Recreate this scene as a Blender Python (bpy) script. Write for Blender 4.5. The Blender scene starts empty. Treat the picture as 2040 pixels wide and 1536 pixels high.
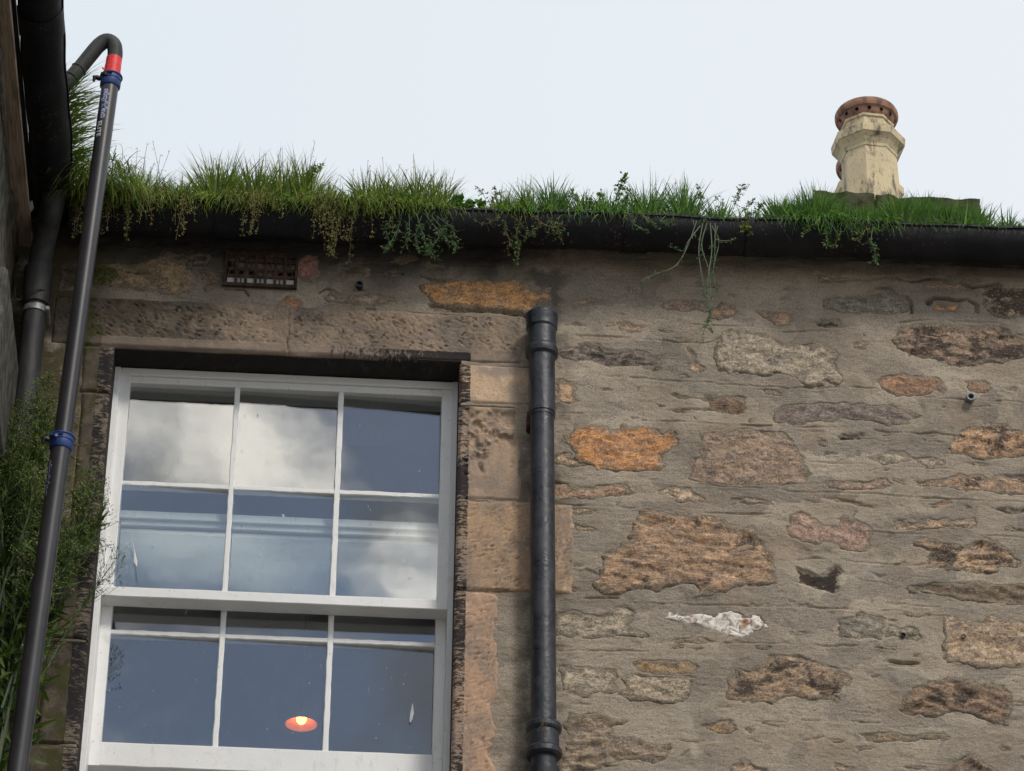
import bpy, bmesh, math, random
import numpy as np
from mathutils import Vector, Matrix

rnd = random.Random(11)
S = bpy.context.scene
COL = S.collection

# ------------------------------------------------------------------ camera
FPX = 6600.0                       # focal length in photo pixels (2040 wide)
XA = Vector((0.99767651, -0.04489544, -0.05124429))   # world axes seen by the camera
YA = Vector((-0.0674094, -0.54145647, -0.83802199))
ZA = Vector((0.00987681, 0.83952921, -0.54322478))
CAM = Vector((0.0, -7.9, 1.6))
cd = bpy.data.cameras.new("camera")
cd.sensor_fit = 'HORIZONTAL'; cd.sensor_width = 36.0
cd.lens = FPX / 2040 * 36.0
cd.clip_start = 0.1; cd.clip_end = 2000
cam = bpy.data.objects.new("camera", cd); COL.objects.link(cam)
M = Matrix((XA, YA, ZA)).to_4x4(); M.translation = CAM
cam.matrix_world = M
S.camera = cam

# ------------------------------------------------------------------ node helper
def nd(nt, typ, ins=None, **at):
    n = nt.nodes.new(typ)
    for k, v in at.items(): setattr(n, k, v)
    for k, v in (ins or {}).items():
        s = n.inputs[k]
        if isinstance(v, bpy.types.NodeSocket): nt.links.new(v, s)
        else:
            try: s.default_value = v
            except Exception:
                s.default_value = (*v, 1.0) if len(v) == 3 else v
    return n
def C4(c): return (c[0], c[1], c[2], 1.0)
def mixc(nt, f, a, b, mode='MIX'):
    n = nt.nodes.new('ShaderNodeMix'); n.data_type = 'RGBA'; n.blend_type = mode
    for i, v in ((0, f), (6, a), (7, b)):
        if isinstance(v, bpy.types.NodeSocket): nt.links.new(v, n.inputs[i])
        else: n.inputs[i].default_value = v if i == 0 else C4(v)
    return n.outputs[2]
def mth(nt, op, a, b=0.0, c=0.0, clamp=False):
    n = nt.nodes.new('ShaderNodeMath'); n.operation = op; n.use_clamp = clamp
    for i, v in enumerate((a, b, c)):
        if isinstance(v, bpy.types.NodeSocket): nt.links.new(v, n.inputs[i])
        else: n.inputs[i].default_value = v
    return n.outputs[0]
def step(nt, v, a, b, o0=0.0, o1=1.0):
    n = nt.nodes.new('ShaderNodeMapRange'); n.interpolation_type = 'SMOOTHSTEP'
    nt.links.new(v, n.inputs[0])
    for i, x in ((1, a), (2, b), (3, o0), (4, o1)): n.inputs[i].default_value = x
    return n.outputs[0]
def mapv(nt, vec, scale=(1, 1, 1), rot=(0, 0, 0), loc=(0, 0, 0)):
    return nd(nt, 'ShaderNodeMapping', {0: vec, 'Scale': scale, 'Rotation': rot, 'Location': loc}).outputs[0]
def noise(nt, vec, scale, detail=4.0, rough=0.55, dist=0.0):
    return nd(nt, 'ShaderNodeTexNoise', {'Vector': vec, 'Scale': scale, 'Detail': detail, 'Roughness': rough, 'Distortion': dist}).outputs[0]

# ------------------------------------------------------------------ world: pale cloud veil, broken cloud behind the camera
SUN_EL, SUN_AZ = math.radians(46), math.radians(150)     # azimuth clockwise from +Y (the wall normal's far side)
W = bpy.data.worlds.new("World"); S.world = W; W.use_nodes = True
nt = W.node_tree; nt.nodes.clear()
tc = nd(nt, 'ShaderNodeTexCoord')
dirv = nd(nt, 'ShaderNodeVectorMath', {0: tc.outputs['Generated']}, operation='NORMALIZE').outputs[0]
sky = nd(nt, 'ShaderNodeTexSky', sky_type='NISHITA')
sky.sun_disc = False; sky.sun_elevation = SUN_EL; sky.sun_rotation = SUN_AZ
sky.air_density = 1.0; sky.dust_density = 0.6; sky.ozone_density = 1.5
sep = nd(nt, 'ShaderNodeSeparateXYZ', {0: dirv})
cdir = nd(nt, 'ShaderNodeVectorRotate', {'Vector': dirv, 'Angle': math.radians(-4.6)}, rotation_type='X_AXIS').outputs[0]
warp = mapv(nt, cdir, (1, 1, 1.25), loc=(6.04, 1.47, 7.75))
n1 = noise(nt, warp, 8.5, 7, 0.5, 0.35)
n2 = noise(nt, mapv(nt, cdir, (1, 1, 2.0), loc=(8.68, 8.14, 5.12)), 7.0, 6, 0.55, 0.2)
broken = step(nt, n1, 0.46, 0.62)
veil = step(nt, sep.outputs['Y'], -0.62, 0.05)
cover = mth(nt, 'MAXIMUM', broken, veil)
ccol = mixc(nt, step(nt, n2, 0.44, 0.62), (2.4, 2.6, 3.0), (20.0, 18.9, 17.2))
hz = step(nt, sep.outputs['X'], -0.25, 0.3)
vcol = mixc(nt, hz, (5.15, 5.6, 6.05), (5.6, 5.92, 6.22))
ccol = mixc(nt, veil, ccol, vcol)
blue = mixc(nt, 1.0, sky.outputs[0], (0.80, 0.84, 0.88), 'MULTIPLY')
blue = mixc(nt, 0.38, blue, (2.3, 2.55, 2.9))
scol = mixc(nt, cover, blue, ccol)
bg = nd(nt, 'ShaderNodeBackground', {'Color': scol, 'Strength': 0.1})
wo = nd(nt, 'ShaderNodeOutputWorld', {'Surface': bg.outputs[0]})

# ------------------------------------------------------------------ sun (thin overcast)
sl = bpy.data.lights.new("sun", 'SUN'); sl.energy = 1.5; sl.angle = math.radians(12); sl.color = (1.0, 0.94, 0.85)
so = bpy.data.objects.new("sun", sl); COL.objects.link(so)
sdir = Vector((math.sin(SUN_AZ) * math.cos(SUN_EL), math.cos(SUN_AZ) * math.cos(SUN_EL), math.sin(SUN_EL)))
so.rotation_euler = (-sdir).to_track_quat('-Z', 'Y').to_euler()
so.location = sdir * 30
vs = S.view_settings
vs.view_transform = 'Standard'; vs.look = 'None'; vs.exposure = 0.55; vs.gamma = 1.0; vs.use_curve_mapping = False

S.cycles.use_adaptive_sampling = True; S.cycles.adaptive_threshold = 0.02; S.cycles.max_bounces = 7; S.cycles.diffuse_bounces = 3; S.cycles.glossy_bounces = 3; S.cycles.transparent_max_bounces = 12

# ------------------------------------------------------------------ survey: wall position of a measured point
def wp(u, v, y=0.0):
    a, b = (u - 1020) / FPX, (768 - v) / FPX
    d = Vector((XA.x * a + XA.y * b - XA.z, YA.x * a + YA.y * b - YA.z, ZA.x * a + ZA.y * b - ZA.z))
    return CAM + d * ((y + 7.9) / d.y)

# ------------------------------------------------------------------ object helpers
def link(name, me, mat=None, parent=None, smooth=False):
    o = bpy.data.objects.new(name, me); COL.objects.link(o)
    if mat is not None: me.materials.append(mat)
    if smooth: me.polygons.foreach_set('use_smooth', [True] * len(me.polygons))
    if parent is not None: o.parent = parent
    return o
def pyobj(name, vs_, fs, mat=None, parent=None, smooth=False):
    me = bpy.data.meshes.new(name); me.from_pydata([tuple(v) for v in vs_], [], fs); me.update()
    return link(name, me, mat, parent, smooth)
def bmobj(name, bm, mat=None, parent=None, smooth=False):
    me = bpy.data.meshes.new(name); bm.to_mesh(me); bm.free()
    return link(name, me, mat, parent, smooth)
def thing(name, label, cat, loc=(0, 0, 0), group=None):
    o = bpy.data.objects.new(name, None); COL.objects.link(o); o.empty_display_size = 0.1
    o['label'] = label; o['category'] = cat
    if group: o['group'] = group
    return o
def tag(o, label, cat, group=None, kind=None):
    o['label'] = label; o['category'] = cat
    if group: o['group'] = group
    if kind: o['kind'] = kind
    return o
def box(name, x0, x1, y0, y1, z0, z1, mat, parent=None, bev=0.002):
    bm = bmesh.new()
    bmesh.ops.create_cube(bm, size=1.0)
    for v in bm.verts:
        v.co = Vector(((x0 + x1) / 2 + v.co.x * (x1 - x0), (y0 + y1) / 2 + v.co.y * (y1 - y0), (z0 + z1) / 2 + v.co.z * (z1 - z0)))
    if bev: bmesh.ops.bevel(bm, geom=list(bm.edges), offset=bev, segments=1, affect='EDGES', clamp_overlap=True)
    return bmobj(name, bm, mat, parent)
def lathe(name, prof, cx, cy, mat, parent=None, seg=28, closed=False, smooth=True, rot=0.0, lean=(0, 0), z0=0.0, caps=True):
    """prof: list of (z, r) from bottom to top; lean: shift in x,y per metre of height above z0"""
    vs_, fs = [], []
    for z, r in prof:
        ox, oy = lean[0] * (z - z0), lean[1] * (z - z0)
        for k in range(seg):
            a = rot + 2 * math.pi * k / seg
            vs_.append((cx + ox + r * math.cos(a), cy + oy + r * math.sin(a), z))
    n = len(prof)
    for i in range(n - 1):
        for k in range(seg):
            a, b = i * seg + k, i * seg + (k + 1) % seg
            fs.append((a, b, b + seg, a + seg))
    if caps:
        fs.append(tuple(range(seg))[::-1]); fs.append(tuple((n - 1) * seg + k for k in range(seg)))
    o = pyobj(name, vs_, fs, mat, parent, smooth)
    if smooth: crease(o)
    return o
def crease(o, ang=38):
    me = o.data
    bm = bmesh.new(); bm.from_mesh(me)
    for e in bm.edges:
        if len(e.link_faces) == 2 and e.calc_face_angle(0) > math.radians(ang): e.smooth = False
    bm.to_mesh(me); bm.free()
def tube_data(pts, rads, seg=6, vs_=None, fs=None, cap=True):
    vs_ = [] if vs_ is None else vs_; fs = [] if fs is None else fs
    pts = [Vector(p) for p in pts]; b0 = len(vs_)
    up = None
    for i, p in enumerate(pts):
        t = (pts[min(i + 1, len(pts) - 1)] - pts[max(i - 1, 0)]).normalized()
        if up is None:
            up = t.orthogonal().normalized()
        up = (up - t * up.dot(t)).normalized()
        s = t.cross(up)
        r = rads[i] if hasattr(rads, '__len__') else rads
        for k in range(seg):
            a = 2 * math.pi * k / seg
            vs_.append(p + (up * math.cos(a) + s * math.sin(a)) * r)
    for i in range(len(pts) - 1):
        for k in range(seg):
            a, b = b0 + i * seg + k, b0 + i * seg + (k + 1) % seg
            fs.append((a, b, b + seg, a + seg))
    if cap and seg > 2:
        fs.append(tuple(b0 + k for k in range(seg))[::-1]); fs.append(tuple(b0 + (len(pts) - 1) * seg + k for k in range(seg)))
    return vs_, fs
def tube(name, pts, rads, mat, parent=None, seg=16, smooth=True):
    v, f = tube_data(pts, rads, seg)
    o = pyobj(name, v, f, mat, parent, smooth)
    if smooth: crease(o)
    return o
def smoothpath(pts, n=8):
    """Catmull-Rom through pts"""
    P = [Vector(p) for p in pts]; P = [P[0] * 2 - P[1]] + P + [P[-1] * 2 - P[-2]]
    out = []
    for i in range(1, len(P) - 2):
        for k in range(n):
            t = k / n
            out.append(0.5 * ((2 * P[i]) + (P[i + 1] - P[i - 1]) * t + (2 * P[i - 1] - 5 * P[i] + 4 * P[i + 1] - P[i + 2]) * t * t
                              + (3 * P[i] - P[i - 1] - 3 * P[i + 1] + P[i + 2]) * t ** 3))
    out.append(P[-2]); return out

# ------------------------------------------------------------------ numpy noise
_perm = np.random.RandomState(5).permutation(4096)
_val = np.random.RandomState(6).rand(4096) * 2 - 1
def vn(x, z, seed=0):
    xi, zi = np.floor(x).astype(int), np.floor(z).astype(int)
    fx, fz = x - xi, z - zi
    fx = fx * fx * fx * (fx * (fx * 6 - 15) + 10); fz = fz * fz * fz * (fz * (fz * 6 - 15) + 10)
    def h(a, b): return _val[_perm[(_perm[(a + seed * 131) & 4095] + b) & 4095]]
    return (h(xi, zi) * (1 - fx) + h(xi + 1, zi) * fx) * (1 - fz) + (h(xi, zi + 1) * (1 - fx) + h(xi + 1, zi + 1) * fx) * fz
def fbm(x, z, o=4, seed=0, g=0.5):
    s = np.zeros_like(x, dtype=float); a = 1.0; t = 0
    for i in range(o):
        s += a * vn(x * 2 ** i + 17.3 * i, z * 2 ** i + 9.1 * i, seed + i); t += a; a *= g
    return s / t
def sst(x, a, b):
    t = np.clip((x - a) / (b - a), 0, 1); return t * t * (3 - 2 * t)

# ------------------------------------------------------------------ materials
def newmat(name, rough=0.8, spec=0.3):
    m = bpy.data.materials.new(name); m.use_nodes = True
    b = m.node_tree.nodes['Principled BSDF']
    b.inputs['Roughness'].default_value = rough; b.inputs['Specular IOR Level'].default_value = spec
    return m, m.node_tree, b
def bump(nt, b, h, strength, dist=0.004):
    n = nd(nt, 'ShaderNodeBump', {'Height': h, 'Strength': strength, 'Distance': dist})
    nt.links.new(n.outputs[0], b.inputs['Normal'])
def setc(nt, b, c, k='Base Color'): nt.links.new(c, b.inputs[k])
def pos(nt): return nd(nt, 'ShaderNodeNewGeometry').outputs['Position']
def srgb(r, g, b, k=1.0):
    f = lambda c: ((c / 255 + 0.055) / 1.055) ** 2.4 if c > 10 else c / 255 / 12.92
    return tuple(min(0.8, f(c) * k) for c in (r, g, b))

def mk_mortar():
    m, t, b = newmat('lime_mortar', 0.95, 0.15)
    p = pos(t); s = nd(t, 'ShaderNodeSeparateXYZ', {0: p})
    big = noise(t, p, 3.2, 5, 0.6); mid = noise(t, mapv(t, p, (1, 1, 3.2)), 14, 6, 0.65); fine = noise(t, p, 260, 3, 0.7)
    c = mixc(t, step(t, big, 0.35, 0.68), (0.300, 0.254, 0.201), (0.402, 0.344, 0.275))
    c = mixc(t, mth(t, 'MULTIPLY', step(t, mid, 0.56, 0.78), 0.55), c, (0.125, 0.105, 0.082))
    c = mixc(t, mth(t, 'MULTIPLY', step(t, mid, 0.42, 0.25), 0.45), c, (0.34, 0.30, 0.235))
    c = mixc(t, mth(t, 'MULTIPLY', step(t, fine, 0.42, 0.62), 0.55), c, (0.12, 0.102, 0.083))
    br = noise(t, mapv(t, p, (1, 1, 1.5), loc=(5, 0, 2)), 5.5, 6, 0.62, 0.5)
    c = mixc(t, mth(t, 'MULTIPLY', step(t, br, 0.50, 0.66), 0.45), c, (0.255, 0.190, 0.136))
    gl_ = noise(t, mapv(t, p, (1, 1, 0.55), loc=(1, 0, 7)), 6.5, 6, 0.66, 0.3)
    c = mixc(t, mth(t, 'MULTIPLY', step(t, gl_, 0.56, 0.72), 0.5), c, (0.40, 0.36, 0.30))
    st_ = noise(t, mapv(t, p, (1.0, 1, 7.0), rot=(0, 0.03, 0)), 17, 7, 0.72, 0.5)
    c = mixc(t, mth(t, 'MULTIPLY', step(t, st_, 0.60, 0.70), 0.55), c, (0.11, 0.094, 0.074))
    wv = nd(t, 'ShaderNodeVectorMath', {0: mapv(t, p, (1, 1, 1.7)), 1: nd(t, 'ShaderNodeVectorMath', {0: nd(t, 'ShaderNodeTexNoise', {'Vector': p, 'Scale': 14.0, 'Detail': 5.0}).outputs[1], 'Scale': 0.16}, operation='SCALE').outputs[0]}, operation='ADD').outputs[0]
    pt = nd(t, 'ShaderNodeTexVoronoi', {'Vector': wv, 'Scale': 7.5}).outputs['Color']
    pv = nd(t, 'ShaderNodeSeparateColor', {0: pt}).outputs[0]
    c = mixc(t, 1.0, c, mixc(t, pv, (0.80, 0.80, 0.81), (1.16, 1.14, 1.10)), 'MULTIPLY')
    # grit and pale chips
    vor = nd(t, 'ShaderNodeTexVoronoi', {'Vector': p, 'Scale': 95.0}).outputs['Distance']
    gate = step(t, noise(t, p, 21, 3), 0.55, 0.62)
    c = mixc(t, mth(t, 'MULTIPLY', step(t, vor, 0.19, 0.10), gate), c, (0.50, 0.45, 0.38))
    # darker towards the wall top, reaching lower on the left
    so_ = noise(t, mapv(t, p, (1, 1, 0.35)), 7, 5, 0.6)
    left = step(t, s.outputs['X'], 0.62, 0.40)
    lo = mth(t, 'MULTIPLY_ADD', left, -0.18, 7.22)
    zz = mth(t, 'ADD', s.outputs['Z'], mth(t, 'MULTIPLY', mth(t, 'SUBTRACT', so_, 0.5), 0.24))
    top_dark = step(t, mth(t, 'SUBTRACT', zz, lo), -0.04, 0.10)
    c = mixc(t, mth(t, 'MULTIPLY', top_dark, 0.86), c, (0.045, 0.042, 0.042))
    # darker patches along the downpipe
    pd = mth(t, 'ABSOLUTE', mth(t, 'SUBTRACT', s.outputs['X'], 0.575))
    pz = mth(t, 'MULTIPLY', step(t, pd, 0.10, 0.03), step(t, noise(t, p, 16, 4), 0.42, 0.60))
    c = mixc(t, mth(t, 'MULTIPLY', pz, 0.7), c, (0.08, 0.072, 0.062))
    # moss and damp in the left corner
    mo = mth(t, 'MULTIPLY', step(t, s.outputs['X'], -0.60, -0.78), step(t, noise(t, p, 9, 5, 0.65), 0.30, 0.5))
    c = mixc(t, mth(t, 'MULTIPLY', mo, 0.9), c, mixc(t, noise(t, p, 30), (0.03, 0.025, 0.016), (0.07, 0.062, 0.022)))
    setc(t, b, c)
    h = mth(t, 'ADD', mth(t, 'MULTIPLY', noise(t, mapv(t, p, (1, 1, 2.2)), 70, 5, 0.65), 1.0), mth(t, 'MULTIPLY', fine, 0.45))
    bump(t, b, h, 0.8, 0.0035)
    return m

def mk_stone(name, strata=4.0, dark=(0.05, 0.042, 0.036), pale=0.35):
    """rubble sandstone: Object colour is the tint, its alpha the share of black crust"""
    m, t, b = newmat(name, 0.92, 0.15)
    oi = nd(t, 'ShaderNodeObjectInfo'); p = pos(t)
    off = nd(t, 'ShaderNodeVectorMath', {0: p, 1: nd(t, 'ShaderNodeCombineXYZ', {0: mth(t, 'MULTIPLY', oi.outputs['Random'], 9.0), 2: mth(t, 'MULTIPLY', oi.outputs['Random'], 5.0)}).outputs[0]}, operation='ADD').outputs[0]
    tint = oi.outputs['Color']
    a = noise(t, mapv(t, off, (1, 1, 1.6)), 19, 7, 0.70, 0.3); st = noise(t, mapv(t, off, (1, 1, strata * .55), rot=(0, 0.10, 0)), 44, 6, 0.74, 0.25); fine = noise(t, off, 190, 4, 0.7)
    hsv = nd(t, 'ShaderNodeHueSaturation', {'Color': tint, 'Saturation': 0.75, 'Value': 0.62}).outputs[0]
    c = mixc(t, step(t, a, 0.40, 0.64), tint, hsv)
    lt = nd(t, 'ShaderNodeHueSaturation', {'Color': tint, 'Saturation': 0.8, 'Value': 1.42}).outputs[0]
    c = mixc(t, mth(t, 'MULTIPLY', step(t, st, 0.55, 0.72), 0.65), c, lt)
    c = mixc(t, mth(t, 'MULTIPLY', step(t, st, 0.43, 0.30), 0.6), c, nd(t, 'ShaderNodeHueSaturation', {'Color': tint, 'Saturation': 0.7, 'Value': 0.38}).outputs[0])
    wv = nd(t, 'ShaderNodeVectorMath', {0: mapv(t, off, (1, 1, 2.1)), 1: nd(t, 'ShaderNodeVectorMath', {0: nd(t, 'ShaderNodeTexNoise', {'Vector': off, 'Scale': 40.0, 'Detail': 4.0}).outputs[1], 'Scale': 0.05}, operation='SCALE').outputs[0]}, operation='ADD').outputs[0]
    fl = nd(t, 'ShaderNodeTexVoronoi', {'Vector': wv, 'Scale': 52.0}); flv = nd(t, 'ShaderNodeSeparateColor', {0: fl.outputs['Color']}).outputs[0]
    c = mixc(t, 1.0, c, mixc(t, flv, (0.66, 0.66, 0.67), (1.28, 1.27, 1.24)), 'MULTIPLY')
    crust = noise(t, mapv(t, off, (1, 1, 1.7)), 11, 7, 0.72, 0.5)
    thr = mth(t, 'SUBTRACT', 0.70, mth(t, 'MULTIPLY', oi.outputs['Alpha'], 0.36))
    cm = mth(t, 'MULTIPLY', mth(t, 'SUBTRACT', crust, thr), 14.0, clamp=True)
    c = mixc(t, mth(t, 'MULTIPLY', cm, 0.9), c, dark)
    c = mixc(t, mth(t, 'MULTIPLY', step(t, fine, 0.46, 0.62), 0.5), c, (0.075, 0.058, 0.043))
    c = mixc(t, mth(t, 'MULTIPLY', step(t, fine, 0.46, 0.34), 0.4), c, lt)
    ch = step(t, noise(t, off, 55, 3, 0.6), 0.63, 0.70)
    c = mixc(t, mth(t, 'MULTIPLY', ch, pale), c, (0.50, 0.42, 0.33))
    sm = nd(t, 'ShaderNodeAttribute', attribute_name='smear').outputs['Fac']
    film = noise(t, mapv(t, p, (1, 1, 1.6)), 38, 6, 0.72, 0.4)
    fm = mth(t, 'MULTIPLY', mth(t, 'SUBTRACT', mth(t, 'ADD', film, mth(t, 'MULTIPLY', sm, 0.40)), 0.68), 9.0, clamp=True)
    c = mixc(t, mth(t, 'MULTIPLY', fm, 0.85), c, mixc(t, step(t, fine, 0.42, 0.62), (0.275, 0.228, 0.168), (0.15, 0.124, 0.094)))
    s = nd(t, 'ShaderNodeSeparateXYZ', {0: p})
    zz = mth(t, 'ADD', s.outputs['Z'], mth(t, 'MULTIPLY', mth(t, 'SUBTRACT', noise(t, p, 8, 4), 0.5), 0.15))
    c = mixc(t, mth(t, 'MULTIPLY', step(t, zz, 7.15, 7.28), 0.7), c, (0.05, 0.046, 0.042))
    setc(t, b, c)
    bump(t, b, mth(t, 'ADD', st, mth(t, 'ADD', mth(t, 'ADD', mth(t, 'MULTIPLY', fine, 0.5), mth(t, 'MULTIPLY', flv, 0.5)), a)), 0.9, 0.005)
    return m

def mk_flaky():
    m, t, b = newmat('limewashed_stone', 0.95, 0.1)
    p = pos(t); a = noise(t, p, 45, 5, 0.7, 1.0); r = noise(t, p, 17, 5, 0.6)
    c = mixc(t, step(t, a, 0.38, 0.55), (0.25, 0.19, 0.15), (0.74, 0.68, 0.61))
    c = mixc(t, step(t, r, 0.58, 0.66), c, (0.36, 0.17, 0.085))
    setc(t, b, c); bump(t, b, a, 1.0, 0.006); return m

def mk_dressed():
    """tooled margin stones; Object colour is the tint, worn black paint round the opening"""
    m, t, b = newmat('tooled_sandstone', 0.9, 0.2)
    oi = nd(t, 'ShaderNodeObjectInfo'); p = pos(t); s = nd(t, 'ShaderNodeSeparateXYZ', {0: p}); X, Y, Z = s.outputs
    tint = oi.outputs['Color']
    a = noise(t, p, 7, 6, 0.62, 0.4); f = noise(t, p, 150, 4, 0.7); md = noise(t, p, 34, 5, 0.65)
    c = mixc(t, step(t, a, 0.40, 0.64), tint, nd(t, 'ShaderNodeHueSaturation', {'Color': tint, 'Saturation': 0.7, 'Value': 0.60}).outputs[0])
    c = mixc(t, mth(t, 'MULTIPLY', step(t, md, 0.55, 0.72), 0.6), c, nd(t, 'ShaderNodeHueSaturation', {'Color': tint, 'Saturation': 0.85, 'Value': 1.35}).outputs[0])
    c = mixc(t, mth(t, 'MULTIPLY', step(t, f, 0.45, 0.7), 0.4), c, (0.13, 0.09, 0.06))
    crust = noise(t, mapv(t, p, (1, 1, 1.2), loc=(3, 0, 1)), 9, 7, 0.7)
    cm = mth(t, 'MULTIPLY', mth(t, 'SUBTRACT', crust, mth(t, 'SUBTRACT', 0.72, mth(t, 'MULTIPLY', oi.outputs['Alpha'], 0.36))), 9.0, clamp=True)
    c = mixc(t, mth(t, 'MULTIPLY', cm, 0.85), c, (0.055, 0.047, 0.04))
    # dark grime towards the damp corner on the left
    g = mth(t, 'MULTIPLY', step(t, mth(t, 'ADD', X, mth(t, 'MULTIPLY', md, 0.35)), 0.0, -0.36), 0.86)
    c = mixc(t, g, c, mixc(t, step(t, noise(t, p, 22, 5), 0.45, 0.6), (0.055, 0.048, 0.036), (0.10, 0.082, 0.062)))
    mos = mth(t, 'MULTIPLY', step(t, X, -0.60, -0.70), step(t, noise(t, p, 12, 6, 0.65), 0.5, 0.58))
    c = mixc(t, mth(t, 'MULTIPLY', mos, 0.85), c, (0.05, 0.052, 0.016))
    # painted margin
    dr = noise(t, mapv(t, p, (3.0, 1, 9.0)), 13, 6, 0.75)
    dv = noise(t, mapv(t, p, (6.0, 1, 3.0)), 13, 6, 0.75)
    edge = mth(t, 'MULTIPLY', mth(t, 'SUBTRACT', noise(t, p, 60, 4, 0.7), 0.5), 0.012)
    inx = mth(t, 'MULTIPLY', step(t, mth(t, 'ADD', X, edge), 0.3655, 0.3625), step(t, mth(t, 'ADD', X, edge), -0.690, -0.686))
    inz = step(t, mth(t, 'ADD', Z, edge), 6.827, 6.822)
    band = mth(t, 'MULTIPLY', inx, inz)
    lint = step(t, Z, 6.786, 6.789)
    wear_j = mth(t, 'MAXIMUM', step(t, mth(t, 'ADD', dr, mth(t, 'MULTIPLY', mth(t, 'SUBTRACT', noise(t, p, 3.1, 3), 0.5), 1.15)), 0.46, 0.58), 0.0)
    wl = mth(t, 'ADD', dv, mth(t, 'MULTIPLY', X, -0.75))
    wear_l = step(t, wl, 0.36, 0.52)
    wear = mth(t, 'ADD', mth(t, 'MULTIPLY', wear_j, mth(t, 'SUBTRACT', 1.0, lint)), mth(t, 'MULTIPLY', wear_l, lint))
    soff = step(t, Y, 0.006, 0.012)
    paint = mth(t, 'MULTIPLY', band, mth(t, 'MAXIMUM', mth(t, 'SUBTRACT', 1.0, wear, clamp=True), soff))
    c = mixc(t, mth(t, 'MULTIPLY', mth(t, 'MULTIPLY', band, wear), 0.5), c, (0.28, 0.22, 0.175))
    c = mixc(t, mth(t, 'MULTIPLY', paint, 0.95), c, mixc(t, step(t, dr, 0.5, 0.72), (0.022, 0.02, 0.022), (0.06, 0.05, 0.05)))
    setc(t, b, c)
    bump(t, b, mth(t, 'ADD', mth(t, 'MULTIPLY', f, 0.4), mth(t, 'ADD', md, mth(t, 'MULTIPLY', mth(t, 'MULTIPLY', dr, band), 0.8))), 0.7, 0.004)
    return m

def mk_simple(name, c1, c2, scale=20, rough=0.6, spec=0.3, bs=0.3, bscale=80, stretch=(1, 1, 1), lo=0.4, hi=0.65, metal=0.0, bd=0.002):
    m, t, b = newmat(name, rough, spec); p = mapv(t, pos(t), stretch)
    n = noise(t, p, scale, 6, 0.62)
    setc(t, b, mixc(t, step(t, n, lo, hi), c1, c2)); b.inputs['Metallic'].default_value = metal
    if bs: bump(t, b, noise(t, p, bscale, 4, 0.65), bs, bd)
    return m

def mk_whitepaint():
    m, t, b = newmat('white_gloss_paint', 0.42, 0.4); p = pos(t)
    n = noise(t, p, 5, 5, 0.6); d = noise(t, mapv(t, p, (1, 1, 1)), 70, 5, 0.7); g = noise(t, p, 23, 5, 0.7)
    c = mixc(t, step(t, n, 0.35, 0.7), (0.79, 0.785, 0.775), (0.84, 0.835, 0.825))
    c = mixc(t, mth(t, 'MULTIPLY', step(t, g, 0.55, 0.75), 0.35), c, (0.50, 0.475, 0.43))
    stv = noise(t, mapv(t, p, (5, 5, 0.8)), 12, 6, 0.7)
    c = mixc(t, mth(t, 'MULTIPLY', step(t, stv, 0.56, 0.74), 0.35), c, (0.42, 0.39, 0.34))
    c = mixc(t, step(t, d, 0.665, 0.70), c, (0.17, 0.14, 0.11))
    setc(t, b, c); bump(t, b, noise(t, p, 40, 4, 0.6), 0.3, 0.003); return m

def mk_iron():
    m, t, b = newmat('black_painted_iron', 0.38, 0.45); p = pos(t)
    n = noise(t, p, 18, 6, 0.65); sp = noise(t, p, 130, 3, 0.6)
    c = mixc(t, step(t, n, 0.42, 0.68), (0.013, 0.016, 0.022), (0.034, 0.037, 0.045))
    c = mixc(t, step(t, sp, 0.66, 0.72), c, (0.11, 0.10, 0.09))
    ru = step(t, noise(t, p, 30, 6, 0.7), 0.60, 0.70)
    c = mixc(t, mth(t, 'MULTIPLY', ru, 0.7), c, (0.055, 0.032, 0.022))
    setc(t, b, c)
    nt_ = step(t, n, 0.3, 0.7, 0.24, 0.48); t.links.new(nt_, b.inputs['Roughness'])
    bump(t, b, noise(t, p, 40, 6, 0.7), 0.6, 0.004); return m

def mk_gutter():
    m, t, b = newmat('weathered_gutter_iron', 0.6, 0.3); p = pos(t)
    n = noise(t, p, 9, 6, 0.65)
    c = mixc(t, step(t, n, 0.40, 0.68), (0.005, 0.005, 0.008), (0.013, 0.013, 0.017))
    v = nd(t, 'ShaderNodeTexVoronoi', {'Vector': p, 'Scale': 75.0, 'Randomness': 1.0}).outputs['Distance']
    gate = step(t, noise(t, p, 5.5, 4, 0.6), 0.48, 0.62)
    c = mixc(t, mth(t, 'MULTIPLY', mth(t, 'MULTIPLY', step(t, v, 0.32, 0.16), gate), 0.7), c, (0.10, 0.072, 0.058))
    setc(t, b, c); bump(t, b, noise(t, p, 40, 5, 0.7), 0.5, 0.004); return m

def mk_leaf(name, cols, rough=0.55, trans=0.25):
    m, t, b = newmat(name, rough, 0.25)
    g = nd(t, 'ShaderNodeNewGeometry')
    r = g.outputs['Random Per Island']
    cr = nd(t, 'ShaderNodeValToRGB', {0: r}); e = cr.color_ramp.elements
    e[0].position = 0; e[0].color = C4(cols[0]); e[1].position = 1; e[1].color = C4(cols[-1])
    for i, c in enumerate(cols[1:-1]):
        x = e.new((i + 1) / (len(cols) - 1)); x.color = C4(c)
    setc(t, b, cr.outputs[0])
    tr = nd(t, 'ShaderNodeBsdfTranslucent', {'Color': mixc(t, 1.0, cr.outputs[0], (1.3, 1.5, 0.6), 'MULTIPLY')})
    mx = nd(t, 'ShaderNodeMixShader', {0: trans, 1: b.outputs[0], 2: tr.outputs[0]})
    t.links.new(mx.outputs[0], t.nodes['Material Output'].inputs[0])
    return m

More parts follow.
